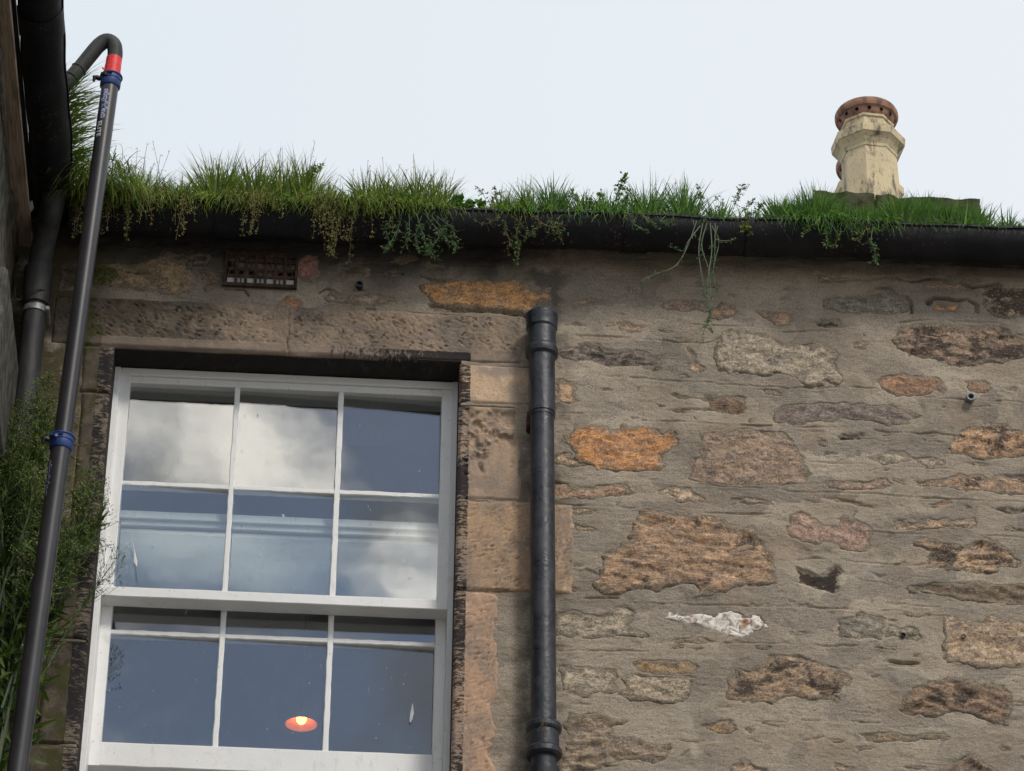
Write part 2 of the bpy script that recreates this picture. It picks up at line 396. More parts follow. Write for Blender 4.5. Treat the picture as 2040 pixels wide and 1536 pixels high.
def mk_glass():
    m = bpy.data.materials.new('old_window_glass'); m.use_nodes = True; t = m.node_tree; t.nodes.clear()
    p = pos(t)
    bf = nd(t, 'ShaderNodeNewGeometry').outputs['Backfacing']
    ior = mth(t, 'MULTIPLY_ADD', bf, 1 / 2.3 - 2.3, 2.3)
    fr = nd(t, 'ShaderNodeFresnel', {'IOR': ior}).outputs[0]
    gl = nd(t, 'ShaderNodeBsdfGlossy', {'Color': (1, 1, 1, 1), 'Roughness': 0.015})
    bp = nd(t, 'ShaderNodeBump', {'Height': noise(t, mapv(t, p, (1, 1, 1)), 6, 2, 0.5), 'Strength': 0.02, 'Distance': 0.01})
    t.links.new(bp.outputs[0], gl.inputs['Normal'])
    tr = nd(t, 'ShaderNodeBsdfTransparent', {'Color': (0.90, 0.93, 0.93, 1)})
    mx = nd(t, 'ShaderNodeMixShader', {0: fr, 1: tr.outputs[0], 2: gl.outputs[0]})
    di = nd(t, 'ShaderNodeBsdfDiffuse', {'Color': (0.42, 0.42, 0.40, 1)})
    dirt = mth(t, 'ADD', 0.012, mth(t, 'MULTIPLY', step(t, noise(t, mapv(t, p, (1, 1, 0.3)), 45, 5, 0.7), 0.55, 0.8), 0.09))
    sp = mth(t, 'MULTIPLY', step(t, noise(t, mapv(t, p, (1, 1, 0.55)), 85, 2, 0.5), 0.735, 0.76), 0.45)
    mx2 = nd(t, 'ShaderNodeMixShader', {0: mth(t, 'MAXIMUM', dirt, sp), 1: mx.outputs[0], 2: di.outputs[0]})
    nd(t, 'ShaderNodeOutputMaterial', {0: mx2.outputs[0]})
    return m

def mk_pot():
    m, t, b = newmat('buff_fireclay', 0.75, 0.3); p = pos(t)
    a = noise(t, p, 4, 5, 0.6); k = noise(t, mapv(t, p, (1, 1, 0.35)), 13, 7, 0.75); sp = noise(t, p, 60, 4, 0.7)
    c = mixc(t, step(t, a, 0.4, 0.62), (0.60, 0.49, 0.30), (0.52, 0.43, 0.28))
    c = mixc(t, step(t, k, 0.50, 0.64), c, (0.16, 0.135, 0.098))
    c = mixc(t, mth(t, 'MULTIPLY', step(t, sp, 0.57, 0.68), 0.8), c, (0.18, 0.15, 0.11))
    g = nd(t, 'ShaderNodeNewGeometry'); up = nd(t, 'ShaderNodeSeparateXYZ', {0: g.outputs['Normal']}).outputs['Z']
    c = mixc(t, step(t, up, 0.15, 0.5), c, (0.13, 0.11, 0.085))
    setc(t, b, c); bump(t, b, sp, 0.2, 0.003); return m

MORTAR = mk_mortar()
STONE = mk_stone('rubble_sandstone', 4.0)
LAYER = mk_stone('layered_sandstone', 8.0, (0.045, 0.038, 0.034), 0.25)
FLAKY = mk_flaky()
DRESS = mk_dressed()
WHITE = mk_whitepaint()
GLASS = mk_glass()
IRON = mk_iron()
GUT = mk_gutter()
RUST = mk_simple('rusty_iron', (0.042, 0.031, 0.025), (0.098, 0.058, 0.042), 40, 0.85, 0.2, 0.6, 120)
CARBON = mk_simple('carbon_fibre_tube', (0.026, 0.025, 0.028), (0.036, 0.034, 0.037), 8, 0.36, 0.45, 0.08, 200)
HOSE = mk_simple('grey_rubber_hose', (0.028, 0.03, 0.03), (0.055, 0.057, 0.055), 25, 0.6, 0.3, 0.3, 90)
BLUE = mk_simple('blue_plastic', (0.016, 0.04, 0.16), (0.022, 0.055, 0.20), 25, 0.5, 0.4, 0.15, 80)
BLACKP = mk_simple('black_plastic', (0.012, 0.012, 0.013), (0.02, 0.02, 0.02), 25, 0.4, 0.4, 0, 80)
RED = mk_simple('red_tape', (0.72, 0.035, 0.03), (0.58, 0.02, 0.02), 25, 0.4, 0.4, 0.6, 60, (1, 1, 5))
STEEL = mk_simple('galvanised_steel', (0.28, 0.29, 0.30), (0.15, 0.155, 0.16), 60, 0.45, 0.5, 0.2, 80, metal=0.4)
LETW = mk_simple('white_print', (0.62, 0.63, 0.64), (0.70, 0.7, 0.7), 10, 0.6, 0.3, 0)
LETB = mk_simple('blue_print', (0.03, 0.07, 0.42), (0.04, 0.09, 0.5), 10, 0.6, 0.3, 0)
POT = mk_pot()
TERRA = mk_simple('sooty_terracotta', (0.36, 0.20, 0.135), (0.15, 0.095, 0.07), 22, 0.85, 0.2, 0.4, 60, (1, 1, 0.5))
MOSSY = mk_simple('mossy_coping', (0.075, 0.074, 0.045), (0.035, 0.042, 0.018), 18, 0.95, 0.1, 1.0, 60, bd=0.01)
WOOD = mk_simple('weathered_wood', (0.36, 0.28, 0.215), (0.17, 0.13, 0.10), 14, 0.9, 0.15, 0.8, 30, (6, 0.5, 1), bd=0.004)
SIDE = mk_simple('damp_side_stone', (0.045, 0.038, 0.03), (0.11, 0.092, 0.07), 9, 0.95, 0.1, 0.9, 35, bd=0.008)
PALEST = mk_simple('grey_side_block', (0.06, 0.058, 0.05), (0.13, 0.125, 0.11), 20, 0.95, 0.1, 0.8, 50, bd=0.006)
PLASTER = mk_simple('room_plaster', (0.20, 0.19, 0.18), (0.24, 0.23, 0.22), 3, 0.9, 0.1, 0)
SLATE = mk_simple('roof_slate', (0.05, 0.052, 0.06), (0.09, 0.09, 0.095), 6, 0.7, 0.3, 0.5, 12)
GROUND = mk_simple('yard_paving', (0.16, 0.15, 0.135), (0.24, 0.225, 0.20), 3, 0.95, 0.1, 0.5, 20)
SOIL = mk_simple('gutter_silt', (0.025, 0.019, 0.013), (0.05, 0.04, 0.025), 40, 1.0, 0.05, 1.0, 60, bd=0.01)
GRASS_L = mk_leaf('olive_grass', [(0.044, 0.087, 0.012), (0.087, 0.150, 0.020), (0.150, 0.221, 0.029), (0.253, 0.285, 0.055), (0.071, 0.134, 0.016)])
GRASS_R = mk_leaf('green_grass', [(0.037, 0.094, 0.019), (0.065, 0.158, 0.026), (0.121, 0.242, 0.034), (0.055, 0.131, 0.037), (0.186, 0.298, 0.055)])
SEED = mk_leaf('seed_heads', [(0.236, 0.219, 0.074), (0.338, 0.296, 0.113), (0.220, 0.250, 0.074), (0.405, 0.296, 0.134)], 0.8, 0.15)
STRAW = mk_leaf('dry_stems', [(0.10, 0.105, 0.035), (0.15, 0.12, 0.05), (0.07, 0.09, 0.025)], 0.8, 0.1)
WEED = mk_leaf('weed_leaves', [(0.054, 0.108, 0.040), (0.082, 0.154, 0.054), (0.126, 0.198, 0.082), (0.046, 0.090, 0.036)], 0.6, 0.2)
WEEDST = mk_leaf('weed_stems', [(0.09, 0.12, 0.075), (0.12, 0.15, 0.09)], 0.7, 0.05)
REDST = mk_leaf('reddish_stems', [(0.13, 0.06, 0.03), (0.17, 0.09, 0.045)], 0.7, 0.05)
BUSHL = mk_leaf('bush_leaves', [(0.039, 0.070, 0.014), (0.064, 0.110, 0.020), (0.099, 0.149, 0.029), (0.050, 0.093, 0.020)], 0.55, 0.2)
BUD = mk_leaf('bush_buds', [(0.175, 0.237, 0.062), (0.263, 0.315, 0.097), (0.332, 0.350, 0.140)], 0.7, 0.15)

# ================================================================== setting
g = box('ground', -40, 40, -40, 40, -0.2, 0.0, GROUND, bev=0); g['kind'] = 'structure'

# ================================================================== the rubble house
house = thing('stone_house', 'rubble stone house wall with white sash window below a grassy gutter', 'house', (0, 0, 0))

# ---- stones, measured on enlargements of the wall: (origin x, origin y, scale)
TA, TB, TC = (1090, 540, 4.25), (1560, 540, 4.25), (1090, 840, 4.25)
TD, TE, TF = (1560, 840, 4.25), (1090, 1180, 4.25), (1560, 1180, 4.25)
TG, TH, TP = (500, 280, 3.2), (0, 480, 2.742), (0, 0, 1.0)
OR = (170, 114, 52); BF = (162, 122, 82); BR = (122, 92, 64); PL = (152, 133, 104); RS = (152, 117, 90)
DK = (66, 46, 38); GP = (124, 106, 94); GY = (128, 116, 96); OC = (146, 110, 58); TN = (176, 138, 92)
# (tile, colour, crust 0..1, proud mm, material, outline)
ST = [
(TA, BF, .2, 0, 'S', [(200,270),(240,240),(330,220),(420,240),(500,245),(480,275),(380,275),(300,285),(240,300),(210,320)]),
(TA, BF, .1, 0, 'S', [(640,130),(690,110),(740,140),(770,190),(830,230),(840,260),(800,240),(740,200),(690,180)]),
(TA, BF, .1, 0, 'S', [(905,30),(950,38),(1030,75),(1010,90),(960,75)]),
(TA, RS, .1, 1, 'S', [(940,310),(960,270),(1050,240),(1150,240),(1240,240),(1340,265),(1350,300),(1340,365),(1250,335),(1180,350),(1120,335),(1030,345)]),
(TA, (166,118,76), .1, 2, 'S', [(1370,310),(1420,285),(1450,265),(1500,285),(1590,300),(1595,360),(1560,395),(1450,405),(1390,390),(1365,350)]),
(TA, BF, .35, 0, 'S', [(590,420),(650,400),(700,420),(730,455),(810,455),(810,500),(780,525),(700,520),(640,500),(610,470)]),
(TA, GP, .62, 1, 'L', [(85,690),(130,650),(220,620),(330,600),(430,610),(500,650),(620,670),(740,650),(850,690),(900,720),(990,700),(1010,720),(960,750),(975,830),(900,845),(820,840),(770,800),(640,810),(520,820),(440,810),(370,770),(280,770),(200,750),(110,740)]),
(TA, BF, .1, 0, 'S', [(1190,650),(1240,640),(1260,690),(1265,760),(1330,800),(1330,850),(1280,865),(1210,830),(1195,800),(1220,760),(1210,700)]),
(TP, PL, .12, 4, 'S', [(1426,700),(1440,662),(1470,655),(1505,664),(1540,668),(1562,690),(1583,690),(1619,685),(1637,690),(1663,700),(1670,716),(1673,740),(1680,752),(1673,766),(1664,772),(1652,759),(1640,772),(1602,770),(1590,755),(1549,748),(1520,752),(1490,747),(1450,745),(1426,733)]),
(TA, BR, .5, 0, 'L', [(1020,1030),(1080,1020),(1160,1040),(1270,1060),(1390,1050),(1500,1040),(1610,1045),(1690,1060),(1660,1110),(1690,1150),(1670,1210),(1610,1225),(1520,1210),(1400,1195),(1340,1190),(1250,1180),(1170,1200),(1100,1200),(1050,1190),(1110,1155),(1220,1150),(1300,1165),(1370,1140),(1380,1100),(1300,1080),(1200,1080),(1100,1060),(1040,1055)]),
(TA, BF, .1, 0, 'S', [(1750,1010),(1850,1000),(1950,1025),(2040,1050),(1930,1060),(1860,1050)]),
(TA, BF, .3, 1, 'S', [(60,905),(150,930),(230,950),(260,1020),(240,1070),(260,1120),(200,1140),(130,1120),(60,1110)]),
(TP, BF, .35, 0, 'S', [(1500,618),(1525,618),(1560,622),(1580,625),(1578,640),(1572,652),(1550,652),(1540,640),(1515,630)]),
(TB, TN, .0, -1, 'S', [(285,45),(330,32),(460,56),(560,76),(680,85),(560,100),(400,95),(290,100)]),
(TB, BF, .1, 0, 'S', [(830,80),(880,66),(990,70),(1030,88),(930,92)]),
(TB, BF, .2, 0, 'S', [(1160,110),(1230,66),(1330,68),(1480,98),(1590,138),(1600,170),(1480,170),(1330,165),(1230,160),(1165,160)]),
(TB, GY, .25, 0, 'L', [(300,250),(340,215),(420,205),(560,210),(720,220),(760,190),(850,170),(920,165),(980,215),(1060,245),(1080,275),(1075,340),(1000,355),(920,375),(820,370),(740,345),(650,365),(520,355),(400,335),(320,290)]),
(TB, OR, .1, -1, 'S', [(1240,300),(1290,270),(1400,280),(1490,270),(1520,300),(1480,360),(1420,350),(1330,350),(1260,330)]),
(TB, TN, .85, 2, 'S', [(1670,180),(1720,150),(1810,110),(1860,140),(1950,150),(2140,150),(2140,400),(1960,400),(1870,410),(1790,380),(1740,320),(1690,270)]),
(TB, DK, .3, -4, 'L', [(250,450),(290,410),(440,420),(560,445),(690,455),(640,470),(520,480),(380,490),(290,480)]),
(TB, BF, .1, 0, 'S', [(600,610),(650,595),(715,605),(710,660),(600,670)]),
(TB, (140,110,80), .66, 3, 'L', [(920,590),(960,510),(1050,460),(1180,440),(1330,450),(1500,470),(1700,460),(1850,470),(1950,520),(2140,560),(2140,700),(1960,740),(1870,780),(1770,770),(1620,800),(1500,810),(1400,790),(1250,750),(1080,730),(1010,680),(940,640)]),
(TB, (150,104,62), .05, 0, 'L', [(770,950),(830,900),(900,870),(1020,860),(1140,890),(1220,900),(1290,895),(1340,930),(1370,1000),(1380,1040),(1310,1020),(1250,1050),(1100,1060),(950,1065),(880,1040),(810,985)]),
(TB, (156,108,64), .2, 0, 'L', [(1500,930),(1600,920),(1720,935),(1770,980),(1740,1030),(1660,1035),(1580,1015),(1540,970)]),
(TB, GP, .35, 1, 'L', [(-30,1150),(150,1120),(350,1110),(600,1120),(730,1130),(900,1130),(1040,1160),(1160,1210),(1190,1235),(1050,1270),(1060,1300),(900,1310),(820,1290),(760,1280),(600,1275),(500,1250),(430,1290),(250,1290),(100,1300),(-60,1290),(-110,1250)]),
(TD, (170,122,66), .55, 3, 'S', [(1440,150),(1530,40),(1640,40),(1800,5),(1920,0),(1950,60),(2140,60),(2140,280),(1930,300),(1810,320),(1680,320),(1560,290),(1450,290),(1400,235)]),
(TC, OR, .12, 2, 'S', [(150,120),(240,50),(330,25),(460,30),(540,80),(640,30),(700,60),(760,30),(860,40),(930,60),(1010,95),(1080,60),(1100,130),(1075,230),(1000,260),(990,320),(1000,370),(960,410),(840,420),(720,440),(600,430),(500,400),(440,420),(370,370),(270,350),(230,250),(180,190)]),
(TC, TN, .1, 0, 'S', [(60,310),(130,270),(215,260),(220,310),(390,330),(340,380),(190,390),(60,360)]),
(TP, (144,114,84), .12, 1, 'S', [(1398,866),(1420,863),(1457,859),(1490,855),(1530,857),(1562,861),(1572,866),(1582,886),(1600,906),(1608,926),(1613,955),(1605,966),(1560,968),(1500,966),(1443,966),(1398,962),(1370,951),(1382,934),(1382,915),(1395,906),(1386,892),(1398,882)]),
(TC, BF, .1, 0, 'L', [(60,490),(150,500),(200,540),(370,550),(490,530),(660,545),(700,590),(780,600),(700,630),(560,640),(350,660),(230,650),(60,650)]),
(TC, TN, .0, 0, 'S', [(920,600),(950,560),(1090,540),(1240,560),(1290,620),(1335,670),(1310,695),(1200,665),(1130,690),(1080,660),(1030,610),(930,625)]),
(TC, BF, .2, 0, 'S', [(1530,710),(1580,650),(1680,640),(1760,655),(1910,660),(1900,715),(1800,700),(1710,715),(1620,680),(1560,715)]),
(TC, TN, .1, 0, 'L', [(60,735),(220,745),(380,745),(440,775),(370,795),(250,790),(60,765)]),
(TC, TN, .1, 0, 'S', [(240,875),(330,880),(370,890),(430,930),(430,950),(340,935),(270,920)]),
(TC, (158,118,74), .42, 4, 'L', [(770,750),(900,750),(1010,790),(1080,810),(1160,780),(1240,810),(1330,790),(1490,810),(1560,880),(1640,920),(1700,880),(1750,910),(1760,990),(1850,1030),(1900,1110),(1900,1200),(1930,1240),(1910,1370),(1800,1390),(1680,1380),(1570,1420),(1480,1450),(1350,1470),(1270,1490),(1240,1390),(1180,1360),(1080,1390),(900,1440),(760,1420),(620,1460),(560,1480),(460,1450),(390,1370),(450,1280),(460,1130),(590,1080),(640,1020),(690,1010),(730,870),(790,840)]),
(TD, DK, .3, -4, 'L', [(430,140),(480,100),(560,110),(690,95),(710,130),(640,160),(520,180),(440,170)]),
(TD, PL, .25, 0, 'S', [(700,310),(780,290),(880,245),(1010,255),(1110,300),(1180,295),(1270,310),(1370,340),(1390,380),(1260,395),(1190,375),(1080,330),(960,375),(830,370),(770,340)]),
(TD, RS, .2, 0, 'S', [(350,490),(480,510),(600,490),(720,500),(850,460),(880,520),(920,550),(850,585),(700,590),(490,580),(400,560)]),
(TD, BF, .5, 1, 'L', [(1100,490),(1240,500),(1340,480),(1440,470),(1500,430),(1580,450),(1700,440),(1750,470),(1880,440),(2140,445),(2140,620),(1950,620),(1840,600),(1700,600),(1500,590),(1400,560),(1250,560),(1110,550)]),
(TD, TN, .0, 0, 'S', [(310,640),(420,645),(500,650),(660,685),(790,740),(650,725),(520,695),(380,675)]),
(TD, OR, .1, 0, 'L', [(1200,710),(1290,690),(1360,665),(1430,680),(1460,715),(1330,715),(1250,740)]),
(TD, OR, .1, 0, 'S', [(1530,715),(1585,725),(1565,760)]),
(TD, DK, .3, -4, 'L', [(1730,730),(1850,720),(2140,745),(2140,790),(1850,785),(1800,760)]),
(TD, (150,114,90), .05, 1, 'S', [(20,880),(60,810),(130,775),(230,780),(300,830),(350,870),(440,860),(490,790),(560,790),(640,830),(700,880),(750,930),(760,1000),(745,1080),(680,1110),(570,1090),(480,1080),(420,1045),(300,1050),(150,1030),(70,980),(25,940)]),
(TD, TN, .2, 0, 'S', [(900,880),(940,830),(1040,830),(1130,850),(1200,820),(1300,830),(1450,830),(1640,825),(1660,890),(1590,915),(1480,890),(1420,870),(1360,905),(1200,920),(1080,910),(990,920),(930,925)]),
(TD, BF, .3, 0, 'S', [(1840,900),(1900,870),(1980,910),(2140,930),(2140,950),(1950,940),(1860,930)]),
(TD, (164,126,82), .62, 2, 'L', [(1120,1010),(1200,985),(1280,1000),(1400,1030),(1530,1060),(1640,1000),(1750,990),(1850,1050),(1930,1100),(2010,1180),(2000,1240),(1870,1240),(1760,1290),(1650,1300),(1500,1270),(1350,1250),(1210,1230),(1240,1180),(1190,1150),(1240,1110),(1180,1060),(1100,1050)]),
(TD, DK, .75, -5, 'S', [(80,1240),(130,1215),(190,1260),(290,1290),(380,1270),(440,1215),(490,1230),(515,1280),(470,1340),(470,1430),(420,1480),(340,1440),(250,1420),(150,1410),(105,1360),(110,1290)]),
(TD, (116,94,68), .3, 2, 'L', [(1050,1420),(1100,1380),(1250,1370),(1400,1380),(1600,1370),(1800,1380),(2140,1390),(2140,1560),(1900,1540),(1700,1530),(1450,1500),(1300,1465),(1180,1445),(1080,1445)]),
(TD, PL, .0, 0, 'S', [(870,985),(900,950),(980,970),(920,1010)]),
(TE, PL, .18, 1, 'L', [(70,160),(250,150),(380,190),(500,180),(560,130),(680,110),(760,150),(750,210),(690,280),(850,350),(830,390),(740,370),(560,370),(420,390),(290,370),(240,390),(70,360)]),
(TE, (215,205,195), .0, 3, 'F', [(1010,220),(1060,165),(1120,170),(1180,195),(1330,185),(1440,220),(1480,165),(1580,155),(1660,190),(1740,210),(1800,210),(1840,280),(1810,330),(1730,360),(1620,365),(1520,350),(1450,320),(1300,300),(1270,260),(1180,265),(1090,250)]),
(TE, PL, .0, 0, 'S', [(1075,385),(1170,380),(1350,385),(1440,420),(1380,440),(1170,430),(1080,435)]),
(TE, (158,136,102), .08, 2, 'L', [(600,840),(660,800),(640,720),(680,690),(760,675),(900,705),(1060,712),(1170,705),(1250,720),(1210,790),(1220,850),(1180,920),(1050,940),(900,930),(740,910),(640,880)]),
(TE, OC, .2, 1, 'S', [(700,580),(870,570),(1020,570),(1150,600),(1230,590),(1295,640),(1270,690),(1170,690),(1060,700),(900,690),(760,660),(710,620)]),
(TE, PL, .3, 1, 'L', [(110,600),(280,620),(420,640),(560,640),(620,720),(560,770),(590,850),(420,860),(350,900),(200,870),(110,840)]),
(TE, (146,114,76), .6, 2, 'S', [(1490,880),(1560,800),(1530,740),(1600,640),(1700,650),(1800,590),(1900,540),(2000,535),(2130,530),(2250,580),(2350,610),(2480,640),(2540,690),(2570,740),(2510,790),(2480,870),(2480,910),(2380,920),(2200,920),(2100,880),(2000,880),(1900,940),(1820,930),(1700,940),(1600,920),(1500,910)]),
(TE, OC, .2, 1, 'S', [(1260,1160),(1310,1110),(1400,1100),(1480,1075),(1560,1090),(1600,1140),(1580,1190),(1490,1215),(1400,1190),(1340,1150)]),
(TE, BF, .1, 0, 'S', [(1620,1140),(1740,1130),(1760,1160),(1740,1200),(1660,1180)]),
(TE, (140,116,86), .28, 2, 'L', [(170,1020),(280,1040),(430,1010),(520,1050),(600,1080),(700,1080),(600,1130),(560,1200),(620,1230),(760,1250),(830,1270),(1000,1290),(1060,1320),(1040,1400),(960,1440),(700,1430),(500,1450),(300,1560),(110,1560),(110,1380),(180,1250),(150,1100)]),
(TE, BF, .3, 1, 'L', [(1570,1480),(1650,1400),(1720,1430),(1800,1490),(1950,1520),(2100,1545),(2090,1600),(1700,1600),(1560,1560)]),
(TE, BF, .1, 0, 'S', [(1690,80),(1760,90),(1800,130),(1740,122)]),
(TE, TN, .0, 0, 'S', [(1840,100),(1905,72),(1870,124)]),
(TF, GY, .3, 1, 'L', [(480,240),(600,220),(650,160),(720,190),(840,190),(860,240),(850,300),(862,400),(760,400),(640,400),(480,380),(470,300)]),
(TF, PL, .3, 0, 'S', [(870,390),(872,280),(980,310),(1100,290),(1160,350),(1200,410),(1140,440),(1030,420)]),
(TF, (160,128,90), .38, 3, 'S', [(1330,210),(1450,215),(1560,245),(1690,260),(1720,200),(1820,200),(1900,240),(2140,250),(2140,640),(1900,640),(1760,640),(1640,640),(1540,600),(1400,600),(1360,540),(1350,460),(1370,400),(1340,340)]),
(TF, (134,102,70), .55, 3, 'L', [(980,990),(1010,890),(1080,810),(1200,770),(1350,740),(1440,720),(1540,740),(1650,770),(1780,770),(1900,810),(1950,860),(1950,960),(1930,1040),(1900,1110),(1770,1100),(1650,1060),(1500,1010),(1400,1020),(1290,1065),(1180,1050),(1060,1050),(1000,1020)]),
(TF, (132,108,74), .2, 0, 'L', [(600,1190),(760,1180),(900,1190),(1050,1200),(1200,1200),(1400,1190),(1400,1240),(1250,1250),(1050,1270),(850,1280),(700,1260)]),
(TF, (120,92,68), .45, 3, 'S', [(1250,1540),(1450,1420),(1550,1380),(1650,1380),(1720,1440),(1820,1513),(1900,1600),(1250,1600)]),
(TF, BF, .3, 0, 'S', [(420,1420),(500,1440),(600,1490),(640,1520),(500,1530),(440,1470)]),
(TF, TN, .0, 0, 'S', [(130,100),(250,80),(240,115),(150,125)]),
(TF, BF, .0, 0, 'S', [(50,330),(130,328),(230,350),(180,372),(60,352)]),
(TF, PL, .0, 0, 'S', [(720,710),(830,720),(820,745),(730,740)]),
(TG, (186,126,58), .1, 5, 'S', [(1070,920),(1200,890),(1350,880),(1550,890),(1650,880),(1720,890),(1760,930),(1850,970),(1910,930),(1920,960),(1890,1030),(1830,1030),(1790,1085),(1760,1098),(1600,1076),(1500,1070),(1340,1070),(1250,1060),(1160,1045),(1110,1000)]),
(TG, (150,120,90), .2, 1, 'S', [(450,1010),(510,955),(560,1000),(650,990),(780,965),(870,990),(940,1025),(840,1040),(760,1060),(700,1040),(540,1035)]),
(TG, (184,122,68), .0, 1, 'S', [(150,1010),(260,985),(310,1000),(340,1050),(360,1060),(280,1070),(200,1040)]),
(TG, (156,92,72), .0, 3, 'S', [(300,760),(330,730),(420,730),(440,770),(415,905),(300,890)]),
(TG, (110,90,70), .4, 1, 'L', [(560,800),(680,785),(780,830),(750,870),(620,870),(560,860)]),
(TG, (130,106,80), .3, 1, 'S', [(890,770),(960,720),(1030,705),(1090,745),(1010,770),(930,780)]),
(TG, (140,116,84), .3, 1, 'S', [(1060,760),(1130,750),(1250,800),(1120,810)]),
(TG, (90,72,58), .4, 0, 'S', [(840,820),(1000,830),(1040,860),(900,870)]),
(TG, (120,100,74), .3, 0, 'S', [(1640,860),(1740,820),(1730,860),(1660,880)]),
(TG, TN, .0, 0, 'S', [(1110,1088),(1200,1068),(1260,1085),(1230,1098)]),
(TH, (140,112,66), .35, 3, 'S', [(510,220),(560,120),(700,110),(850,105),(1000,120),(1070,190),(1070,235),(960,300),(840,270),(720,260),(560,250)]),
(TH, (104,84,66), .5, 2, 'L', [(880,60),(1140,68),(1150,115),(1030,125),(860,108)]),
(TH, (112,92,70), .3, 0, 'L', [(1090,150),(1225,165),(1222,245),(1100,280)]),
(TH, (92,74,50), .6, 2, 'S', [(330,130),(470,110),(490,200),(400,280),(330,260)]),
]
